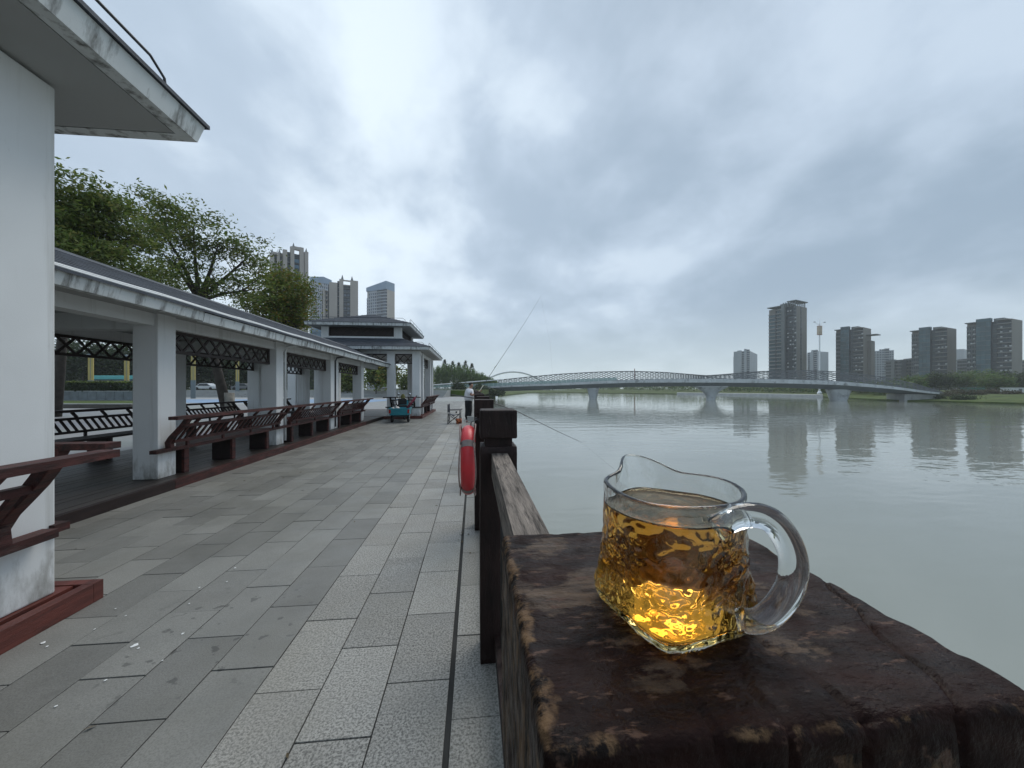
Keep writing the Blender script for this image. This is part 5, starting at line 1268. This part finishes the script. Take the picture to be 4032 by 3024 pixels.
MB().tube([(-.5, 0, .34), (-.15, 0, .75), (.38, 0, .78), (0, 0, .3), (-.5, 0, .34)], .025, 6).build('frame', CHROME, bw, True); MB().tube([(.5, 0, .34), (.38, 0, .78), (.32, 0, 1.0), (.32, -.25, 1.02)], .02, 6).build('handlebar', BLACKP, bw, True); MB().box(-.3, -.05, -.07, .07, .86, .92).build('saddle', BLACKP, bw, bevel=.02)

# ------------------------------------------------------------------ garden beyond the walkway
TILEB = M('brown_stone', (.085, .075, .065), .8, .2, 2)
BLUEP = M('blue_path_paint', (.20, .30, .44), .7, .15, .4); PALEP = M('pale_path', (.30, .31, .31), .7, .1, .5)
sheet('pale_path', PALEP, [W(-34, 36, -.006), W(-16, 36, -.006), W(-16, 66, -.006), W(-62, 66, -.006)])
sheet('blue_path', BLUEP, [W(-38.7, 41, -.001), W(-16, 41, -.001), W(-16, 54, -.001), W(-50.8, 54, -.001)])
lw2 = sheet('verge', GRASS, [W(-29.5, 30.4, -.003), W(-37, 38, -.003), W(-46, 48, -.003), W(-75, 48, -.003), W(-60, 30.4, -.003)])
lwl = empty('low_wall', W(-40, 30, 0), -TH); tag(lwl, 'low brown stone wall edging the grass behind the garden-side bench', 'wall')
for k in range(12): box('coping', CONCRETE, lwl, (-14 + 2 * k, -12.03 + 2 * k), (-.2, .25), (.29, .36)); box('stone', TILEB, lwl, (-14 + 2 * k, -12.03 + 2 * k), (-.16, .2), (-.02, .288))
lw = sheet('lawn', GRASS, [(-70, 2, -.004), (-9.6, 2, -.004), (-9.6, 9, -.004), (-70, 13, -.004)])
tag(MB().add([W(-140, 74, 1.2), W(-8, 74, 1.2), W(-8, 130, 1.2), W(-160, 130, 1.2), W(-140, 74, -.2), W(-8, 74, -.2), W(-8, 130, -.2), W(-160, 130, -.2)], [(0, 1, 2, 3), (0, 4, 5, 1), (1, 5, 6, 2), (2, 6, 7, 3), (3, 7, 4, 0)]).build('upper_ground', GRASS), kind='structure')
sheet('road', M('asphalt', (.06, .06, .062), .85, .2, 1), [W(-140, 76, 1.206), W(-8, 76, 1.206), W(-8, 86, 1.206), W(-150, 86, 1.206)])
st = empty('stepped_terrace', W(-50, 66, 0), -TH); tag(st, 'wide pale stone steps beyond the blue path', 'steps')
for k in range(6): box('step', PALEP if k % 2 else CONCRETE, st, (-22, 38), (.9 * k, .9 * k + (8.2 - .9 * k)), (.21 * k, .21 * (k + 1) - .004))
hg = empty('planter_hedge', W(-53, 50, 0), -TH); tag(hg, 'clipped hedge in a grey tiled planter behind the walkway', 'hedge')
box('planter_wall', CONCRETE, hg, (-12, 6), (-.6, 1.6), (0, 1.25))
TILE = M('grey_blue_tile', (.13, .155, .17), .4, .25, 1.5)
for k in range(15): box('tile', TILE, hg, (-11.8 + 1.18 * k, -10.66 + 1.18 * k), (-.66, -.602), (.06, 1.16))
leaves([(rng.uniform(-12, 6), rng.uniform(-.6, 1.6), rng.uniform(1.2, 2.35)) for _ in range(700)], (.15, .15, .12), 10, .15, LF_D, 'foliage', hg)
leaves([(rng.uniform(-12, 6), rng.uniform(-.6, 1.6), 2.4) for _ in range(300)], (.15, .15, .05), 10, .14, LF_G, 'clipped_top', hg)
YEL = M('lamp_yellow', (.42, .34, .11), .6, .1, 1); LGREY = M('lamp_grey', (.16, .20, .22), .6, .1, 1)
def pylon(u, d, label):
    t = empty('lamp_pylon', P(u, d, 0), R(30)); tag(t, label, 'lamp post', 'yellow and grey lamp pylons')
    box('base', LGREY, t, (-.30, .30), (-.30, .30), (0, 2.85)); box('shaft', YEL, t, (-.27, .27), (-.27, .27), (2.852, 6.6))
    box('seam', LGREY, t, (-.03, .03), (-.285, -.271), (2.9, 6.5)); MB().lathe([(.05, 6.6), (.45, 6.7), (.5, 6.95), (.05, 7.1)], n=12).build('lamp_cap', LGREY, t, True)
pylon(761, 59, 'yellow lamp pylon with grey foot in front of the stone steps'); pylon(358, 60, 'yellow lamp pylon with grey foot left of the bus'); pylon(499, 62, 'yellow lamp pylon just right of the bus, against white pillar'); pylon(935, 70, 'yellow lamp pylon behind the limewashed tree trunk')
# bus and cars on the road behind
BUSG = M('bus_turquoise', (.10, .42, .42), .35, .08, 1); CARW = M('car_white', (.65, .67, .68), .3, .05, 1); CARG = M('car_grey', (.18, .19, .20), .3, .05, 1)
bs = empty('bus', P(462, 80, 1.21), -TH); tag(bs, 'turquoise-roofed bus passing behind the clipped hedge', 'bus')
MB().box(-4.6, 4.6, -1.2, 1.2, .35, 2.2).build('body', BLACKP, bs, bevel=.12); MB().box(-4.6, 4.6, -1.21, 1.21, 2.21, 3.05).build('roof', BUSG, bs, bevel=.15); MB().box(-4.5, 4.5, -1.215, -1.1, .36, 1.1).build('side_panel', BUSG, bs)
for k in range(6): box('window', DKGLASS, bs, (-4.3 + 1.45 * k, -2.95 + 1.45 * k), (-1.23, -1.18), (1.2, 2.12))
for x in (-3, 3):
    for y in (-1.1, 1.1): MB().lathe([(.05, -.12), (.48, -.12), (.48, .12), (.05, .12)], (x, y, .48), 16, 'y').build('wheel', RUBBER, bs, True)
def car(u, d, mat, label, rz=0.0):
    t = empty('parked_car', P(u, d, 1.21), -TH + rz); tag(t, label, 'car', 'cars on the far road')
    MB().prism([(-2.2, .3), (-2.2, .75), (-1.6, .85), (-.9, 1.4), (.7, 1.42), (1.5, .9), (2.15, .8), (2.2, .3)], -.85, .85, 'y').build('body', mat, t, bevel=.06)
    MB().prism([(-1.35, .88), (-.85, 1.32), (.65, 1.34), (1.25, .9)], -.87, .87, 'y').build('side_glass', DKGLASS, t)
    for x in (-1.4, 1.4):
        for y in (-.8, .8): MB().lathe([(.05, -.1), (.32, -.1), (.32, .1), (.05, .1)], (x, y, .32), 14, 'y').build('wheel', RUBBER, t, True)
car(815, 78, CARW, 'white car seen between the lamp pylon and limewashed trunk'); car(470, 77.2, CARG, 'grey car in front of the turquoise bus'); car(960, 80, CARG, 'grey car behind the limewashed tree trunk')
# right bank: hedges, bushes, trees, hut, mesh fence
RB = 'trees on the right bank'
names = ['low green tree by the right end of the footbridge', 'rounded tree left of the middle brown tower foot', 'dark tree in front of the middle brown tower', 'bushy tree under the beige end of the middle tower', 'tree behind the green mesh fence', 'pale green tree right of the mesh fence', 'bright green round tree in front of the largest brown tower', 'tree left of the white hut', 'dark tree behind the white hut', 'dark tree at the right edge of the picture', 'small tree behind the bridge railing end', 'bushy tree below the low brown blocks']
spots = [(3590, 1508, 150, 34, 20), (3640, 1500, 165, 44, 26), (3700, 1495, 160, 40, 28), (3745, 1500, 170, 40, 26), (3800, 1492, 168, 44, 30), (3850, 1490, 175, 44, 30), (3925, 1502, 140, 44, 26), (3890, 1484, 180, 50, 28), (3985, 1496, 160, 36, 30), (4040, 1500, 150, 40, 34), (3540, 1512, 170, 30, 16), (3490, 1516, 180, 34, 14)]
for (u, v, d, ru, rv), lab in zip(spots, names): tree(lab, P(u, d, -.1), [BL(u, v, d, ru, rv), BL(u + ru * .5, v + 8, d, ru * .7, rv * .7), BL(u - ru * .5, v + 6, d, ru * .7, rv * .7)], 110, 24, .34, LF_B if lab[0] != 'd' else LF_D, .15, RB, limbs=14)
for k, (u, v, d, ru, rv, mt) in enumerate(((3720, 1562, 121, 34, 12, LF_R), (3770, 1552, 124, 36, 15, LF_R), (3690, 1572, 114, 22, 9, LF_D), (3830, 1553, 122, 30, 12, LF_R), (3900, 1548, 126, 34, 10, LF_R), (3800, 1570, 108, 40, 8, LF_D), (3985, 1552, 120, 26, 9, LF_R))):
    lab = ['brownish shrub by the bridge abutment', 'large brownish shrub right of the bridge end', 'small dark shrub at the waterside by the abutment', 'brownish shrub under the green mesh fence', 'sparse brown shrub on the lawn edge', 'long clipped dark hedge at the waterside lawn', 'brown shrub in front of the white hut'][k]
    c = PV(u, v, d); tree(lab, (c.x, c.y, -1.3 if d < 118 else -.8), [BL(u, v, d, ru, rv)], 90, 22, .22, mt, .06, 'shrubs on the right bank', name='shrub', cat='shrub', limbs=10)
hut = empty('hut', P(3988, 128, -.45), -TH + R(-15)); tag(hut, 'small white hut on the grass of the right bank', 'hut')
box('wall', CARW, hut, (-2.4, 2.4), (-1.2, 1.2), (0, 2.3)); box('roof', BANDL, hut, (-2.6, 2.6), (-1.4, 1.4), (2.302, 2.45)); box('door', GREYB, hut, (.6, 1.4), (-1.24, -1.19), (0, 1.9))
mf = empty('mesh_fence', P(3828, 134, -.3), -TH); tag(mf, 'green mesh sports fence among the right bank trees', 'fence')
MESHG = M('green_mesh', (.05, .13, .10), .7, .1, 1)
for k in range(7): box('fence_panel', MESHG, mf, (-4.4 + 1.3 * k, -3.16 + 1.3 * k), (-.02, .02), (.6, 2.2)); box('fence_post', DARKMETAL, mf, (-4.46 + 1.3 * k, -4.4 + 1.3 * k), (-.04, .04), (0, 2.3))
# far wooded banks: one mass nobody could count
cs = []
for k in range(1500):
    u = rng.uniform(2120, 3560); 
    dq = lerp_tab(bank, u, 1); d = dq * rng.uniform(1.10, 1.45); zt = rng.uniform(.1, 1) ** .7 * (6.0 if u < 2800 else 3.6)
    cs.append(tuple(P(u, d, -.3 + zt)))
tag(leaves(cs, (1.3, 1.3, .55), 16, .75, LF_B, 'riverside_thicket', None), 'far line of dark green trees and bushes along the opposite bank', 'thicket', kind='stuff')
cs = []
for k in range(420):
    u = rng.uniform(1880, 1975); d = rng.uniform(146, 175); cs.append(tuple(P(u, d, -.6 + rng.uniform(0, 1) * 4.0 * max(.15, (1990 - u) / 110))))
tag(leaves(cs, (.7, .7, .4), 18, .4, LF_D, 'bank_undergrowth', None), 'dark undergrowth on left bank below the footbridge', 'undergrowth', kind='stuff')
cs = [tuple(P(rng.uniform(-100, 1330), rng.uniform(128, 160), rng.uniform(0, 15))) for k in range(1700)]
tag(leaves(cs, (1.5, 1.5, .8), 16, .8, LF_D, 'far_wood', None), 'far dark wood behind the garden', 'wood', kind='stuff')
# ------------------------------------------------------------------ damp hazy air
hz_m, nt, N, L, b = newmat('damp_air'); N.remove(b)
pvn = N.new('ShaderNodeVolumePrincipled'); pvn.inputs['Color'].default_value = (.93, .96, .99, 1); pvn.inputs['Density'].default_value = .00030; pvn.inputs['Anisotropy'].default_value = .2
L.new(pvn.outputs[0], N['Material Output'].inputs['Volume'])
hzo = MB().box(-720, 720, -150, 720, -4.4, 150).build('haze', hz_m); tag(hzo, 'thin damp haze over the river', 'haze', kind='stuff')
